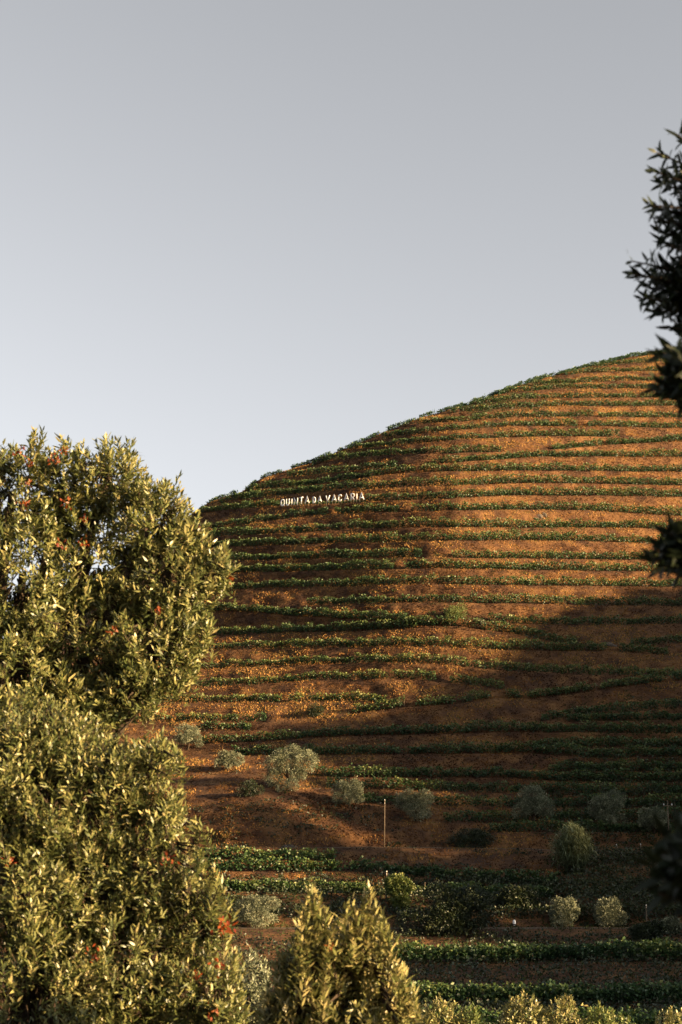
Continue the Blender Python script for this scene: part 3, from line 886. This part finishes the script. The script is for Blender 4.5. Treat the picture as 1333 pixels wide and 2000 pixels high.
def slope_tree(name, label, cat, x, ybase, w, h, lobes, mat, n=2600, size=.24, group=None, trunk=True, base=None, shell=.5, aspect=.35, up=.3, seed=0):
    """x, ybase: photo pixel of the foot; w, h: crown size in photo pixels; lobes in unit box (-.5..+.5, 0..1)"""
    r = np.random.default_rng(1000 + seed)
    p = hit(x, ybase) if base is None else np.asarray(base, float)
    m = F / p[1] * 1.02
    W, H = w / m, h / m
    root = thing(name, label, cat, tuple(p), group)
    lb = []
    for (lx, lz, lr, ly) in lobes:
        lx += r.normal(0, .07); lz += r.normal(0, .06); lr *= r.uniform(.68, 1.25)
        lb.append((np.array([lx * W, ly * W, lz * H]), np.array([lr * W, lr * W * .95, lr * min(W, H) * 1.0 * (1 if W < H * 1.3 else 1.1)])))
    V, Ft, t = lobed_cloud(lb, int(n * 3.0), size * .9, up, shell, r, aspect)
    link('crown', mesh_np(name + '_crown', V, Ft, t), mat, root)
    if trunk:
        th = lb[0][0][2]
        paths = [([(0, 0, -.4), (.05 * W * r.normal(), 0, th * .35), (0.04 * W, 0, th * .8)], [.035 * W, .026 * W, .018 * W])]
        V, Fq = tubes(paths, 7)
        tr = link('trunk', mesh_np('trunk', V, Fq), M_BARK, root)
        for l in lb[:5]:
            V, Fq = tubes([([(.02 * W, 0, th * .35), tuple(np.array([.02 * W, 0, th * .35]) * .5 + l[0] * .5 + r.normal(size=3) * .05 * W), tuple(l[0])], [.018 * W, .012 * W, .006 * W])], 5)
            link('limb', mesh_np('limb', V, Fq), M_BARK, root)
    return root

ROUND = [(0, .62, .26, 0), (-.26, .56, .24, .05), (.26, .58, .25, -.05), (-.12, .78, .22, -.08), (.15, .80, .22, .06), (-.3, .36, .17, -.1), (.32, .36, .17, .08), (0, .45, .24, -.2), (.05, .5, .22, .25)]
OG = 'olive trees scattered over the lower slope'
slope_tree('olive_tree', 'silvery olive tree at the upper end of the knoll, half behind the big leafy tree', 'tree', 366, 1465, 62, 48, ROUND, M_OLIVE, 2600, .24, OG, seed=1)
slope_tree('olive_tree', 'small silvery olive tree on the orange grass of the knoll', 'tree', 446, 1506, 52, 44, ROUND, M_OLIVE, 2300, .22, OG, seed=2)
slope_tree('olive_tree', 'largest sunlit olive tree with a low drooping bough on the knoll', 'tree', 563, 1540, 92, 76,
           [(0, .66, .24, 0), (-.24, .62, .24, .0), (.26, .66, .23, .0), (-.2, .84, .18, 0), (.18, .86, .19, 0), (.36, .40, .19, -.05), (-.26, .34, .17, .0), (.04, .22, .13, -.25), (.0, .08, .10, -.28), (.1, .46, .2, .2)], M_OLIVE, 5200, .24, OG, seed=3)
slope_tree('olive_tree', 'round sunlit olive tree on the downhill shoulder of the knoll', 'tree', 681, 1578, 60, 54, ROUND, M_OLIVE, 2800, .23, OG, seed=4)
slope_tree('olive_tree', 'half shaded olive tree just past the bare wooden pole', 'tree', 812, 1604, 74, 62, ROUND, M_OLIVE, 3200, .24, OG, seed=5)
slope_tree('olive_tree', 'broad dark olive tree standing uphill of the reed clump', 'tree', 1041, 1606, 88, 62, ROUND, M_OLIVE, 3600, .24, OG, seed=6)
slope_tree('olive_tree', 'tall rounded dark olive tree between the reed clump and the pole with crossarm', 'tree', 1187, 1622, 74, 72, ROUND, M_OLIVE, 3400, .24, OG, seed=7)
slope_tree('olive_tree', 'dark olive tree with a lit top right beside the pole with crossarm', 'tree', 1277, 1628, 66, 58, ROUND, M_OLIVE, 2800, .24, OG, seed=8)
slope_tree('olive_tree', 'sunlit grey green olive tree below the vine terraces beside the leafy foreground shrub', 'tree', 503, 1812, 88, 62, ROUND, M_OLIVE, 4200, .2, OG, seed=9)

BUSHY = [(0, .42, .34, 0), (-.3, .36, .26, 0), (.3, .38, .26, 0), (-.1, .68, .24, 0), (.18, .70, .22, 0), (0, .2, .36, -.1)]
BG = 'bushes on the lower slope'
slope_tree('bush', 'bright green bush leaning out beside the short wooden pole', 'bush', 782, 1776, 52, 72, [(0, .68, .34, 0), (.18, .52, .3, 0), (-.2, .5, .28, 0), (.0, .25, .36, 0)], M_BRIGHT, 1900, .3, BG, False, aspect=.7, seed=11)
slope_tree('bush', 'very dark broad bush spilling over the narrow road', 'bush', 885, 1822, 150, 92, BUSHY, M_BUSH, 5200, .3, BG, False, aspect=.5, seed=12)
slope_tree('bush', 'pale yellowish bush rising behind the very dark broad bush', 'bush', 912, 1775, 44, 42, BUSHY, M_REED, 1100, .3, BG, False, aspect=.22, up=.9, seed=13)
slope_tree('bush', 'grey bush with lit leaf tips at the near edge of the narrow road', 'bush', 1100, 1806, 50, 60, BUSHY, M_OLIVE, 1900, .26, BG, False, seed=14)
slope_tree('bush', 'round bush with golden lit crown over a dark base beside the narrow road', 'bush', 1190, 1810, 62, 62, BUSHY, M_OLIVE, 3000, .24, BG, False, seed=15)
slope_tree('bush', 'low dark green bush beside the small grey post', 'bush', 1262, 1834, 72, 34, BUSHY, M_BUSH, 1700, .28, BG, False, aspect=.5, seed=16)
slope_tree('bush', 'low bush with a few pale flower heads at the road edge', 'bush', 1312, 1822, 44, 30, BUSHY, M_OLIVE, 900, .28, BG, False, seed=17)
slope_tree('bush', 'dark bramble bush at the end of the thick vine row', 'bush', 1010, 1772, 90, 42, BUSHY, M_BUSH, 2200, .28, BG, False, aspect=.5, seed=18)
slope_tree('bush', 'golden topped bush at the foot of the pole with crossarm', 'bush', 1325, 1662, 60, 40, BUSHY, M_BRIGHT, 1600, .26, BG, False, seed=19)
slope_tree('bush', 'dark scrub bush on the bare knoll bank below the largest olive tree', 'bush', 485, 1556, 44, 30, BUSHY, M_BUSH, 800, .26, BG, False, seed=20)
slope_tree('bush', 'rounded dark bush on the brown rise above the dirt track', 'bush', 925, 1652, 84, 36, BUSHY, M_BUSH, 1900, .28, BG, False, seed=21)
slope_tree('bush', 'dark evergreen bush clinging to the bank under the bright terrace edge', 'bush', 618, 1398, 34, 24, BUSHY, M_BUSH, 600, .26, BG, False, seed=22)
slope_tree('bush', 'small dark bush on the high terrace bank level with the dark branch', 'bush', 1060, 830, 28, 12, BUSHY, M_BUSH, 360, .24, BG, False, seed=23)
slope_tree('bush', 'green weedy bush on the bank in the middle of the sunlit slope', 'bush', 888, 1208, 46, 32, BUSHY, M_BRIGHT, 800, .28, BG, False, seed=24)

# drooping reed clump
def reed_clump():
    r = np.random.default_rng(55)
    p = hit(1122, 1704)
    m = F / p[1]
    W, H = 72 / m, 90 / m
    root = thing('reed_clump', 'tall drooping reed clump with yellow lit plumes above the lower terraces', 'reeds', tuple(p))
    n = 420
    Vs, Fs, Ts = [], [], []
    off = 0
    bx = r.normal(0, .22, n) * W; by = r.normal(0, .18, n) * W
    top = H * (.72 + .3 * r.random(n)) * (1 - .25 * (np.abs(bx) / (W * .5)))
    stems = []
    for q in range(60):
        stems.append(([(bx[q] * .6, by[q] * .6, -.2), (bx[q] * .85, by[q] * .85, top[q] * .5), (bx[q] * 1.1, by[q] * 1.1, top[q] * .95)], [.03, .025, .012]))
    V, Fq = tubes(stems, 4)
    o = link('canes', mesh_np('canes', V, Fq), M_REED, root); o['kind'] = 'stuff'
    nl = 7500
    k = r.integers(0, n, nl)
    z = top[k] * (0.25 + .78 * r.random(nl) ** .7)
    base = np.stack([bx[k] * (.7 + .4 * z / H), by[k] * (.7 + .4 * z / H), z], -1)
    ang = r.uniform(0, 2 * math.pi, nl)
    d = unit(np.stack([np.cos(ang) * .45, np.sin(ang) * .45, r.uniform(-.2, 1.1, nl)], -1))
    nn = unit(np.cross(d, np.stack([-np.sin(ang), np.cos(ang), 0 * ang], -1)))
    ln = r.uniform(.5, 1.1, nl)
    V, Ft = long_leaves(base, d, nn * -1, ln, np.full(nl, .10), r.uniform(.3, 1.0, nl) * -1)
    t = np.clip(.3 + .5 * z / H + r.normal(0, .15, nl), 0, 1)
    o = link('leaves', mesh_np('reed_leaves', V, Ft, np.repeat(t, 6)), M_REED, root); o['kind'] = 'stuff'
reed_clump()

# ------------------------------------------------------------------ poles, posts, marker, stones
def pole(x, ytop, ybase, label, arm=False, lean=0.0, rb=.085, name='utility_pole', cat='pole', group=None):
    p = hit(x, ybase)
    m = F / p[1]
    h = (ybase - ytop) / m
    root = thing(name, label, cat, tuple(p), group)
    V, Fq = tubes([([(0, 0, -.5), (lean * .5, 0, h * .5), (lean, 0, h)], [rb, rb * .85, rb * .65])], 8)
    link('shaft', mesh_np('pole_shaft', V, Fq), M_WOOD, root)
    if arm:
        V, Fq = box(lean, -.12, h - .75, 1.3, .10, .12)
        a = link('crossarm', mesh_np('crossarm', V, Fq), M_WOOD, root)
        for sx_ in (-.55, .55):
            V, Fq = tubes([([(lean + sx_, -.12, h - .69), (lean + sx_, -.12, h - .58), (lean + sx_, -.12, h - .5), (lean + sx_, -.12, h - .42)], [.03, .075, .06, .03])], 8)
            link('insulator', mesh_np('insulator', V, Fq), M_METAL, a)
    else:
        V, Fq = tubes([([(lean, 0, h - .01), (lean, 0, h + .06), (lean, 0, h + .12)], [rb * .72, rb * .72, rb * .2])], 8)
        link('cap', mesh_np('pole_cap', V, Fq), M_METAL, root)
        V, Fq = tubes([([(lean * .9, -rb * .9, h * .92), (lean * .9, -rb * .9 - .14, h * .925), (lean * .9, -rb * .9 - .14, h * .95)], [.025, .03, .04])], 6)
        link('insulator', mesh_np('insulator', V, Fq), M_METAL, root)
    return root
pole(751, 1566, 1654, 'tall bare wooden pole standing on the dirt track below the knoll', lean=.1)
pole(754, 1706, 1774, 'weathered wooden pole beside the bright green bush', lean=.12, rb=.12)
pole(1307, 1566, 1650, 'grey pole with a crossarm and white insulators beside the dark olive tree', True, lean=.05)
PG = 'short posts along the slope'
pole(1264, 1771, 1812, 'small grey post with a cap beside the narrow road', rb=.10, name='fence_post', cat='post', group=PG)
pole(1210, 1651, 1664, 'short leaning whitish stake along the dirt track past the reed clump', lean=-.35, rb=.10, name='fence_post', cat='post', group=PG)
pole(1252, 1650, 1664, 'short upright whitish stake along the dirt track near the pole with crossarm', rb=.11, name='fence_post', cat='post', group=PG)

def marker():
    p = hit(1005, 1806)
    root = thing('marker_stone', 'tiny white marker stone on the narrow road', 'marker', tuple(p))
    V, Fq = tubes([([(0, 0, -.15), (0, 0, .3), (0, 0, .48), (0, 0, .56)], [.2, .2, .16, .06])], 10)
    link('body', mesh_np('marker_body', V, Fq), M_WHITE, root)
    V, Fq = box(0, 0, .02, .55, .5, .12)
    link('plinth', mesh_np('marker_plinth', V, Fq), M_STONE, root)
marker()

def rock(p, s, label, seed, name='rock'):
    r = np.random.default_rng(seed)
    import bmesh
    bm = bmesh.new()
    bmesh.ops.create_icosphere(bm, subdivisions=3, radius=1)
    for v in bm.verts:
        n = vnoise(v.co.x * 1.6 + seed, v.co.y * 1.6 + v.co.z * 1.3, seed) + .4 * vnoise(v.co.x * 4 + seed, v.co.z * 4 + v.co.y * 3, seed + 1)
        v.co *= .6 + .6 * float(n)
        v.co.x *= s[0]; v.co.y *= s[1]; v.co.z *= s[2]
    me = bpy.data.meshes.new(name)
    bm.to_mesh(me); bm.free()
    o = link(name, me, M_STONE, None, tuple(p))
    tag(o, label, 'rock', 'pale rocks on the slope')
for q, (x, y, s, lab) in enumerate([
    (557, 1654, (.55, .5, .35), 'flat pale rock in a small pile on the lit track edge below the knoll'),
    (566, 1653, (.8, .6, .5), 'largest pale rock of the small pile on the lit track edge'),
    (577, 1655, (.45, .4, .3), 'small pale rock at the end of the pile on the lit track edge'),
    (1052, 1007, (.9, .6, .55), 'pale rock outcrop in the sunlit bank above the green weeds'),
    (1062, 1004, (.8, .6, .7), 'rugged pale rock beside the outcrop above the green weeds'),
    (1046, 1013, (.7, .5, .4), 'low pale rock under the outcrop above the green weeds'),
    (1186, 1258, (1.1, .7, .5), 'grey rock patch in the gap of a shaded vine row'),
    (1199, 1262, (1.0, .7, .5), 'second grey rock in the gap of a shaded vine row'),
    (935, 1212, (.9, .6, .5), 'broken pale rock below the green weedy bush'),
    (944, 1216, (.7, .6, .5), 'smaller broken pale rock below the green weedy bush'),
]):
    p = hit(x, y) - np.array([0, -.25, s[2] * .35])
    rock(p, s, lab, 300 + q)

# ------------------------------------------------------------------ foreground trees with long leaves
leaf_meshes = {}
def unit_leaf_meshes(mat, key):
    if key in leaf_meshes:
        return leaf_meshes[key]
    out = []
    for q, (tn, cu) in enumerate([(.25, .15), (.45, .3), (.6, .1), (.72, .35), (.85, .2), (.97, .28)]):
        b = np.zeros((1, 3)); d = np.array([[0, 1.0, 0]]); n = np.array([[0, 0, 1.0]])
        V, Ft = long_leaves(b, d, n, np.ones(1), np.ones(1), np.full(1, cu))
        V[:, 2] *= 1
        me = mesh_np('leaf', V, Ft, np.full(len(V), tn))
        me.materials.append(mat)
        out.append(me)
    leaf_meshes[key] = out
    return out

def foreground_tree(name, label, cat, lobes, D, leaf, mat, base, per_px=0.036, nleaf=15, twig=.20, upb=.75, single=300, red=(), seed=0, group=None, spikes=(), shoots=(), tone=.50, branchy=True, cull=.72, openness=.36):
    """lobes: (px, py, radius px, depth offset in radii[, D])"""
    r = np.random.default_rng(seed)
    C, R = [], []
    for l in lobes:
        DD_ = l[4] if len(l) > 4 else D
        rm = l[2] * DD_ / F
        c = pix(l[0], l[1], DD_ + l[3] * rm)
        C.append(c); R.append(rm)
    C = np.array(C); R = np.array(R)
    base = np.array(base, float)
    if base[2] is None or np.isnan(base[2]):
        base[2] = float(ground_z(base[0], base[1])) - .05
    root = thing(name, label, cat, tuple(base), group)
    # twigs
    T, A, O = [], [], []
    for c, rm, l in zip(C, R, lobes):
        n = int(per_px * l[2] ** 2 * (l[5] if len(l) > 5 else 1.0)) + 6
        d = rand_dirs(n, r)
        d = unit(d * [1, 1, 1] + [0, 0, .12])
        cl = fbm(d[:, 0] * 2.1 + l[0], d[:, 2] * 2.1 + d[:, 1] * 1.9 + l[1], 17 + seed, 3)
        keep = cl > openness
        d = d[keep]; cl = cl[keep]
        n = len(d)
        rr = rm * (.50 + .50 * r.random(n) ** .45) * (.60 + .78 * cl)
        T.append(c + d * rr[:, None]); O.append(d)
        A.append(unit(d * .65 + [0, 0, upb] + r.normal(size=(n, 3)) * .33))
    for (sx_, sy_, ln_) in spikes:
        n = 9
        t = np.linspace(0, 1, n)
        DD_ = D - .3
        a = pix(sx_ + r.normal(0, 6), sy_ + ln_, DD_); b = pix(sx_, sy_, DD_)
        T.append(a[None] + (b - a)[None] * t[:, None]); O.append(np.tile([0, -1.0, 0], (n, 1)))
        A.append(unit(np.tile(b - a, (n, 1)) + r.normal(size=(n, 3)) * .05))
    shoot_paths = []
    for (x0_, y0_, x1_, y1_, DD_) in shoots:
        a = pix(x0_, y0_, DD_ + .25); b = pix(x1_, y1_, DD_)
        n = max(3, int(np.linalg.norm(b - a) / (twig * .62)))
        t = np.linspace(.25, 1, n)[:, None]
        bow = np.array([0, 0, -.25]) * np.linalg.norm(b - a) * (t * (1 - t))
        T.append(a + (b - a) * t + bow); O.append(np.tile([0, -1.0, 0], (n, 1)))
        A.append(unit(np.tile(b - a, (n, 1)) + r.normal(size=(n, 3)) * .12 * np.linalg.norm(b - a)))
        shoot_paths.append(([a, (a + b) / 2 + [0, 0, -.06 * np.linalg.norm(b - a)], b], [.010, .007, .003]))
    ns_ = sum(len(q) for q in T[len(T) - len(shoots):]) if shoots else 0
    T = np.concatenate(T); A = np.concatenate(A); O = np.concatenate(O)
    # cull twigs deep inside other lobes
    dist_in = np.min(np.linalg.norm(T[:, None] - C[None], axis=2) / R[None], axis=1)
    keep = dist_in > cull * r.random(len(T)) ** .35
    if ns_:
        keep[-ns_:] = True
    T, A, O = T[keep], A[keep], O[keep]
    n = len(T)
    # leaves
    u = np.tile((np.arange(nleaf) + .5) / nleaf, n)
    ti = np.repeat(np.arange(n), nleaf)
    keepl = r.random(len(ti)) > .12
    u, ti = u[keepl], ti[keepl]
    m = len(ti)
    a = A[ti]
    ref = np.where(np.abs(a[:, 2:3]) > .9, np.array([[1.0, 0, 0]]), np.array([[0, 0, 1.0]]))
    e1 = unit(np.cross(a, ref)); e2 = np.cross(a, e1)
    phi = u * nleaf * 2.4 + np.repeat(r.uniform(0, 6.28, n), nleaf)[keepl] + r.normal(0, .3, m)
    th = np.clip(rad(18) + rad(52) * u + r.normal(0, .2, m), .05, 1.9)
    d = a * np.cos(th)[:, None] + (e1 * np.cos(phi)[:, None] + e2 * np.sin(phi)[:, None]) * np.sin(th)[:, None]
    d = unit(d + [0, 0, .10])
    nn = unit(a - d * np.sum(a * d, 1)[:, None] + r.normal(size=(m, 3)) * .25)
    nn = unit(nn - d * np.sum(nn * d, 1)[:, None])
    ln = leaf[0] * r.uniform(.5, 1.3, m) * (1 - .35 * (u < .15)); wd = leaf[1] * r.uniform(.75, 1.2, m)
    pos = T[ti] - a * (u * twig)[:, None]
    curl = r.uniform(-.05, .45, m)
    twt = r.normal(0, .12, n)
    tint = np.clip(tone + twt[ti] + .22 * (.5 - u) + r.normal(0, .16, m), 0, 1)
    # the leaves that show largest become single parts
    px, py, fz = project(pos + d * (ln * .5)[:, None])
    tocam = unit(-pos)
    facing = np.sum(O[ti] * tocam, 1)
    areap = ln * np.sqrt(np.clip(1 - np.sum(d * tocam, 1) ** 2, 0, 1)) * (.35 + np.abs(np.sum(nn * tocam, 1))) * leaf[1] * (F / fz) ** 2
    inner = np.min(np.linalg.norm(pos[:, None] - C[None], axis=2) / R[None], axis=1) if m * len(C) < 6e6 else np.ones(m)
    ok = (px > 4) & (px < 1329) & (py > 4) & (py < 1996)
    score = np.where(ok, areap * np.clip(facing + .6, .05, 1.5) * np.clip(inner - .5, .05, 1), -1)
    top = np.argsort(-score)[:single]
    top = top[score[top] > 0]
    mask = np.ones(m, bool); mask[top] = False
    V, Ft = long_leaves(pos[mask] - base, d[mask], nn[mask], ln[mask], wd[mask], curl[mask])
    o = link('foliage', mesh_np(name + '_foliage', V, Ft, np.repeat(tint[mask], 6)), mat, root)
    o['kind'] = 'stuff'
    ul = unit_leaf_meshes(mat, mat.name)
    marks = np.array([.25, .45, .6, .72, .85, .97])
    for q in top:
        o = bpy.data.objects.new('leaf', ul[int(np.argmin(np.abs(marks - tint[q])))])
        col.objects.link(o)
        o.parent = root
        s = np.cross(d[q], nn[q])
        p = pos[q] - base
        M = Matrix(((s[0] * wd[q], d[q][0] * ln[q], nn[q][0] * ln[q], p[0]), (s[1] * wd[q], d[q][1] * ln[q], nn[q][1] * ln[q], p[1]), (s[2] * wd[q], d[q][2] * ln[q], nn[q][2] * ln[q], p[2]), (0, 0, 0, 1)))
        o.matrix_local = M
    # trunk, limbs, twigs
    cen = C[np.argsort(-R)[:max(3, len(R) // 2)]].mean(0)
    fork = base * .45 + cen * .55 if branchy else base * .7 + cen * .3
    hgt = max(.5, cen[2] - base[2])
    tr = .055 * hgt ** .8
    V, Fq = tubes([([np.array([0, 0, -.3]), (fork - base) * .5 + [.06, .05, 0], fork - base], [tr * 1.2, tr, tr * .8])], 9)
    link('trunk', mesh_np('trunk', V, Fq), M_BARK, root)
    for c, rm in zip(C, R):
        midp = (fork + c) * .5 + r.normal(size=3) * rm * .15
        V, Fq = tubes([([fork - base, midp - base, c - base], [tr * .5, tr * .32, tr * .16])], 6)
        link('limb', mesh_np('limb', V, Fq), M_BARK, root)
    near = np.argmin(np.linalg.norm(T[:, None] - C[None], axis=2) / R[None], axis=1)
    sel = r.random(n) < .45
    paths = [([q - base for q in pl], rl) for pl, rl in shoot_paths]
    for p, ax, q in zip(T[sel], A[sel], near[sel]):
        s0 = C[q] * .45 + p * .55
        paths.append(([s0 - base, (s0 * .4 + (p - ax * twig) * .6) - base, p - base], [.010, .006, .003]))
    V, Fq = tubes(paths, 3)
    o = link('twigs', mesh_np('twigs', V, Fq), M_BARK, root)
    o['kind'] = 'stuff'
    # reddish leaf sprays
    for (rx, ry, rs) in red:
        dd_ = np.hypot(*(np.array(project(T)[:2]) - np.array([[rx], [ry]])))
        cand = np.where(dd_ < 40)[0]
        if len(cand) == 0:
            continue
        q = cand[np.argmin(np.linalg.norm(T[cand], axis=1) + dd_[cand] * .01)]
        p = T[q] * .985
        kk = 16
        dd3 = unit(A[q][None] * .5 + r.normal(size=(kk, 3)) * .7)
        n3 = unit(np.cross(dd3, rand_dirs(kk, r)))
        b3 = p[None] + r.normal(size=(kk, 3)) * .026 * rs
        V, Ft = long_leaves(b3 - base, dd3, n3, r.uniform(.03, .05, kk) * rs, r.uniform(.015, .022, kk) * rs, r.uniform(0, .4, kk))
        o = link('red_leaf_spray', mesh_np('red_leaf_spray', V, Ft, np.repeat(np.clip(r.normal(.5, .25, kk), 0, 1), 6)), M_RED, root)
        o['label'] = 'orange red leaf spray'
        o['kind'] = 'stuff'
    return root

nan = float('nan')
FG = None
REDA = [(35, 865, 1.0), (113, 880, .8), (55, 940, .8), (32, 988, 1.1), (165, 1018, .8), (157, 1046, .9), (110, 1065, 1.0), (310, 1198, 1.0), (198, 1230, .8), (440, 1118, .8), (98, 885, 1.1), (65, 900, .8), (118, 980, 1.0)]
foreground_tree('broadleaf_tree', 'big sunlit leafy tree with scattered orange red sprays beside the hill', 'tree',
    [(25, 960, 105, 0), (125, 945, 78, .2), (215, 928, 76, .1), (300, 1005, 82, 0), (365, 1050, 58, 0), (412, 1108, 54, 0), (330, 1130, 105, .2), (180, 1085, 140, .5), (45, 1120, 150, .3),
     (378, 1238, 50, 0), (300, 1250, 95, 0), (150, 1250, 150, .6), (15, 1290, 140, .2), (262, 1335, 66, 0), (338, 1300, 56, 0), (100, 1370, 90, .1), (150, 1395, 75, .2), (50, 1430, 100, .3), (215, 1365, 48, .1), (-120, 1050, 170, .3, 16, .4), (-150, 1300, 190, .3, 16, .4)],
    16.0, (.084, .020), M_TREE, (-4.3, 17.4, nan), seed=21, red=REDA, spikes=[(66, 838, 40), (84, 842, 44), (120, 852, 36), (150, 870, 40), (205, 852, 50), (262, 898, 36)])
REDB = [(330, 1685, .9), (450, 1815, 1.3), (445, 1870, 1.1), (175, 1862, .9), (392, 1912, .8), (20, 1672, .8), (415, 1985, .8), (462, 1808, 1.2)]
foreground_tree('broadleaf_tree', 'lower sunlit leafy tree with narrow pale leaves under the big tree', 'tree',
    [(100, 1450, 90, .4), (300, 1484, 50, 0), (225, 1520, 85, .1), (312, 1585, 62, 0), (120, 1560, 150, .4), (0, 1480, 120, .1), (300, 1690, 88, 0), (150, 1720, 160, .5), (365, 1765, 70, 0), (415, 1800, 46, 0),
     (20, 1720, 150, .1), (250, 1880, 150, .4), (392, 1920, 95, .1), (80, 1930, 160, .1), (440, 1985, 60, 0), (-120, 1700, 180, .3, 13, .4), (200, 2120, 220, .4, 13, .3)],
    13.0, (.070, .0165), M_TREE, (-2.6, 14.0, nan), seed=22, red=REDB, spikes=[(335, 1450, 40), (380, 1600, 30), (432, 1720, 44), (420, 1690, 36), (395, 1665, 30)])
foreground_tree('shrub', 'upright sunlit leafy shrub with pointed shoots next to the lower leafy tree', 'shrub',
    [(612, 1826, 38, 0), (712, 1822, 34, 0), (662, 1875, 70, .2), (725, 1890, 44, 0), (600, 1945, 66, 0), (548, 1965, 52, .3), (588, 1885, 44, .1), (765, 1925, 40, 0), (700, 1960, 95, .2), (775, 1972, 44, 0), (640, 2080, 150, .3, 11.5, .4)],
    11.5, (.072, .017), M_TREE, (.15, 12.1, nan), seed=23, upb=1.3, per_px=.042, tone=.70,
    spikes=[(605, 1716, 90), (625, 1745, 70), (724, 1726, 95), (712, 1745, 80), (690, 1752, 80), (680, 1765, 70), (700, 1775, 70), (735, 1760, 80), (598, 1760, 80), (615, 1735, 90), (640, 1775, 70), (585, 1790, 60), (655, 1790, 60), (750, 1800, 70), (745, 1775, 60), (592, 1855, 60), (640, 1870, 70), (792, 1900, 70), (808, 1928, 50), (775, 1880, 70)], red=[(655, 1860, .6)])
foreground_tree('shrub', 'fine leaved grey green shrub in the dark gap between tree and upright shrub', 'shrub',
    [(485, 1905, 50, 0), (478, 1960, 56, .2), (520, 1985, 44, .3), (495, 2070, 80, .3)],
    26.0, (.075, .022), M_OLIVE, (-1.4, 26.5, nan), seed=24, per_px=.06, twig=.16, single=0, spikes=[])
BB = 'sunlit bushes along the bottom of the slope'
for q, (lb, tpos, lab) in enumerate([
    ([(858, 1984, 36, 0), (838, 2004, 30, 0), (880, 2025, 44, .2)], (2.6, 45.6), 'rounded sunlit bush at the foot of the slope right beside the upright shrub'),
    ([(925, 2000, 32, 0), (905, 2030, 36, 0)], (3.5, 45.6), 'low sunlit bush between two rounded ones at the foot of the slope'),
    ([(1022, 1985, 42, 0), (1000, 2005, 40, .1), (1060, 2000, 36, .1), (1025, 2040, 60, .3)], (4.8, 45.6), 'tallest bush at the foot of the slope with one long shoot'),
    ([(1105, 1986, 38, 0), (1130, 2015, 36, .1), (1100, 2040, 50, .3)], (6.0, 45.6), 'loose sunlit bush next to the tallest one at the foot of the slope'),
    ([(1172, 1998, 34, 0), (1215, 2016, 36, .1)], (7.0, 45.6), 'pale sunlit low bush in front of the lowest vine row'),
    ([(1312, 2006, 34, 0), (1285, 2032, 36, .1)], (8.6, 45.6), 'dim low bush ending the line of sunlit bushes below the vine rows'),
]):
    foreground_tree('bush', lab, 'bush', lb, 45.0, (.11, .035), M_TREE if q in (0, 2, 3, 5) else M_BRIGHT, (tpos[0], tpos[1], nan), seed=40 + q, per_px=.085, nleaf=12, twig=.22, single=0, group=BB, tone=.66,
                    spikes=[(1024, 1936, 50), (1012, 1950, 40)] if q == 2 else [(lb[0][0], lb[0][1] - lb[0][2] - 6, 24)], openness=.25)

# the dark tree at the right: leaves seen against the sky
SHOOTS = [(1430, 330, 1322, 262, 6.2), (1430, 340, 1282, 298, 6.2), (1430, 360, 1275, 335, 6.1), (1430, 380, 1290, 358, 6.2), (1430, 420, 1268, 400, 6.0), (1430, 440, 1272, 425, 6.0), (1430, 460, 1285, 452, 6.1),
          (1430, 470, 1300, 478, 6.0), (1430, 520, 1232, 510, 6.0), (1430, 545, 1232, 535, 6.0), (1430, 560, 1262, 560, 6.1), (1430, 580, 1250, 582, 6.0), (1430, 590, 1272, 606, 6.0), (1430, 620, 1300, 600, 6.1), (1430, 640, 1312, 640, 6.0), (1430, 600, 1300, 545, 6.1),
          (1430, 700, 1302, 700, 4.7), (1430, 730, 1296, 735, 4.7), (1430, 760, 1300, 768, 4.7), (1430, 720, 1310, 720, 4.7), (1430, 1050, 1300, 1040, 4.4), (1430, 1080, 1290, 1078, 4.4), (1430, 1100, 1296, 1108, 4.4), (1430, 1070, 1305, 1060, 4.5), (1430, 1680, 1296, 1668, 3.6), (1430, 1720, 1290, 1712, 3.6), (1430, 1750, 1285, 1745, 3.6), (1430, 1640, 1300, 1640, 3.6), (1430, 1700, 1275, 1690, 3.7), (1430, 745, 1285, 752, 4.7), (1430, 690, 1290, 690, 4.8), (1430, 1090, 1275, 1092, 4.4)]
foreground_tree('shaded_tree', 'dark shaded tree reaching in with long narrow leaves against the sky', 'tree',
    [(1400, 335, 62, 0, 6.2, 1.6), (1385, 425, 70, 0, 6.1, 1.6), (1370, 565, 78, 0, 6.1, 1.6), (1395, 660, 50, 0, 6.0, 1.2), (1362, 735, 44, 0, 4.7, 2.6), (1362, 1075, 50, 0, 4.4, 2.6), (1372, 1690, 58, 0, 3.6, 2.0),
     (1500, 420, 130, 0, 6.0, .8), (1480, 640, 120, 0, 6.0, .8), (1480, 900, 100, 0, 5.6, .8), (1500, 1150, 130, 0, 5.2, .8), (1520, 1450, 150, 0, 5.0, .4), (1500, 1720, 120, 0, 4.4, .8),
     (1750, 500, 260, -.6, 5.6, .5), (1750, 900, 280, -.6, 5.4, .5), (1750, 1300, 280, -.6, 5.2, .5), (1720, 1700, 240, -.6, 4.8, .5), (2050, 700, 300, -1, 5.2, .4), (2050, 1200, 320, -1, 5.0, .4), (2500, 600, 420, 0, 5.0, .3), (2500, 1150, 420, 0, 5.0, .3), (1720, 1690, 200, 0, 3.5, .9), (2150, 1600, 330, 0, 3.3, .4), (2650, 1500, 420, 0, 3.1, .3)],  # out-of-view crown lobes added to keep sun off the visible leaves
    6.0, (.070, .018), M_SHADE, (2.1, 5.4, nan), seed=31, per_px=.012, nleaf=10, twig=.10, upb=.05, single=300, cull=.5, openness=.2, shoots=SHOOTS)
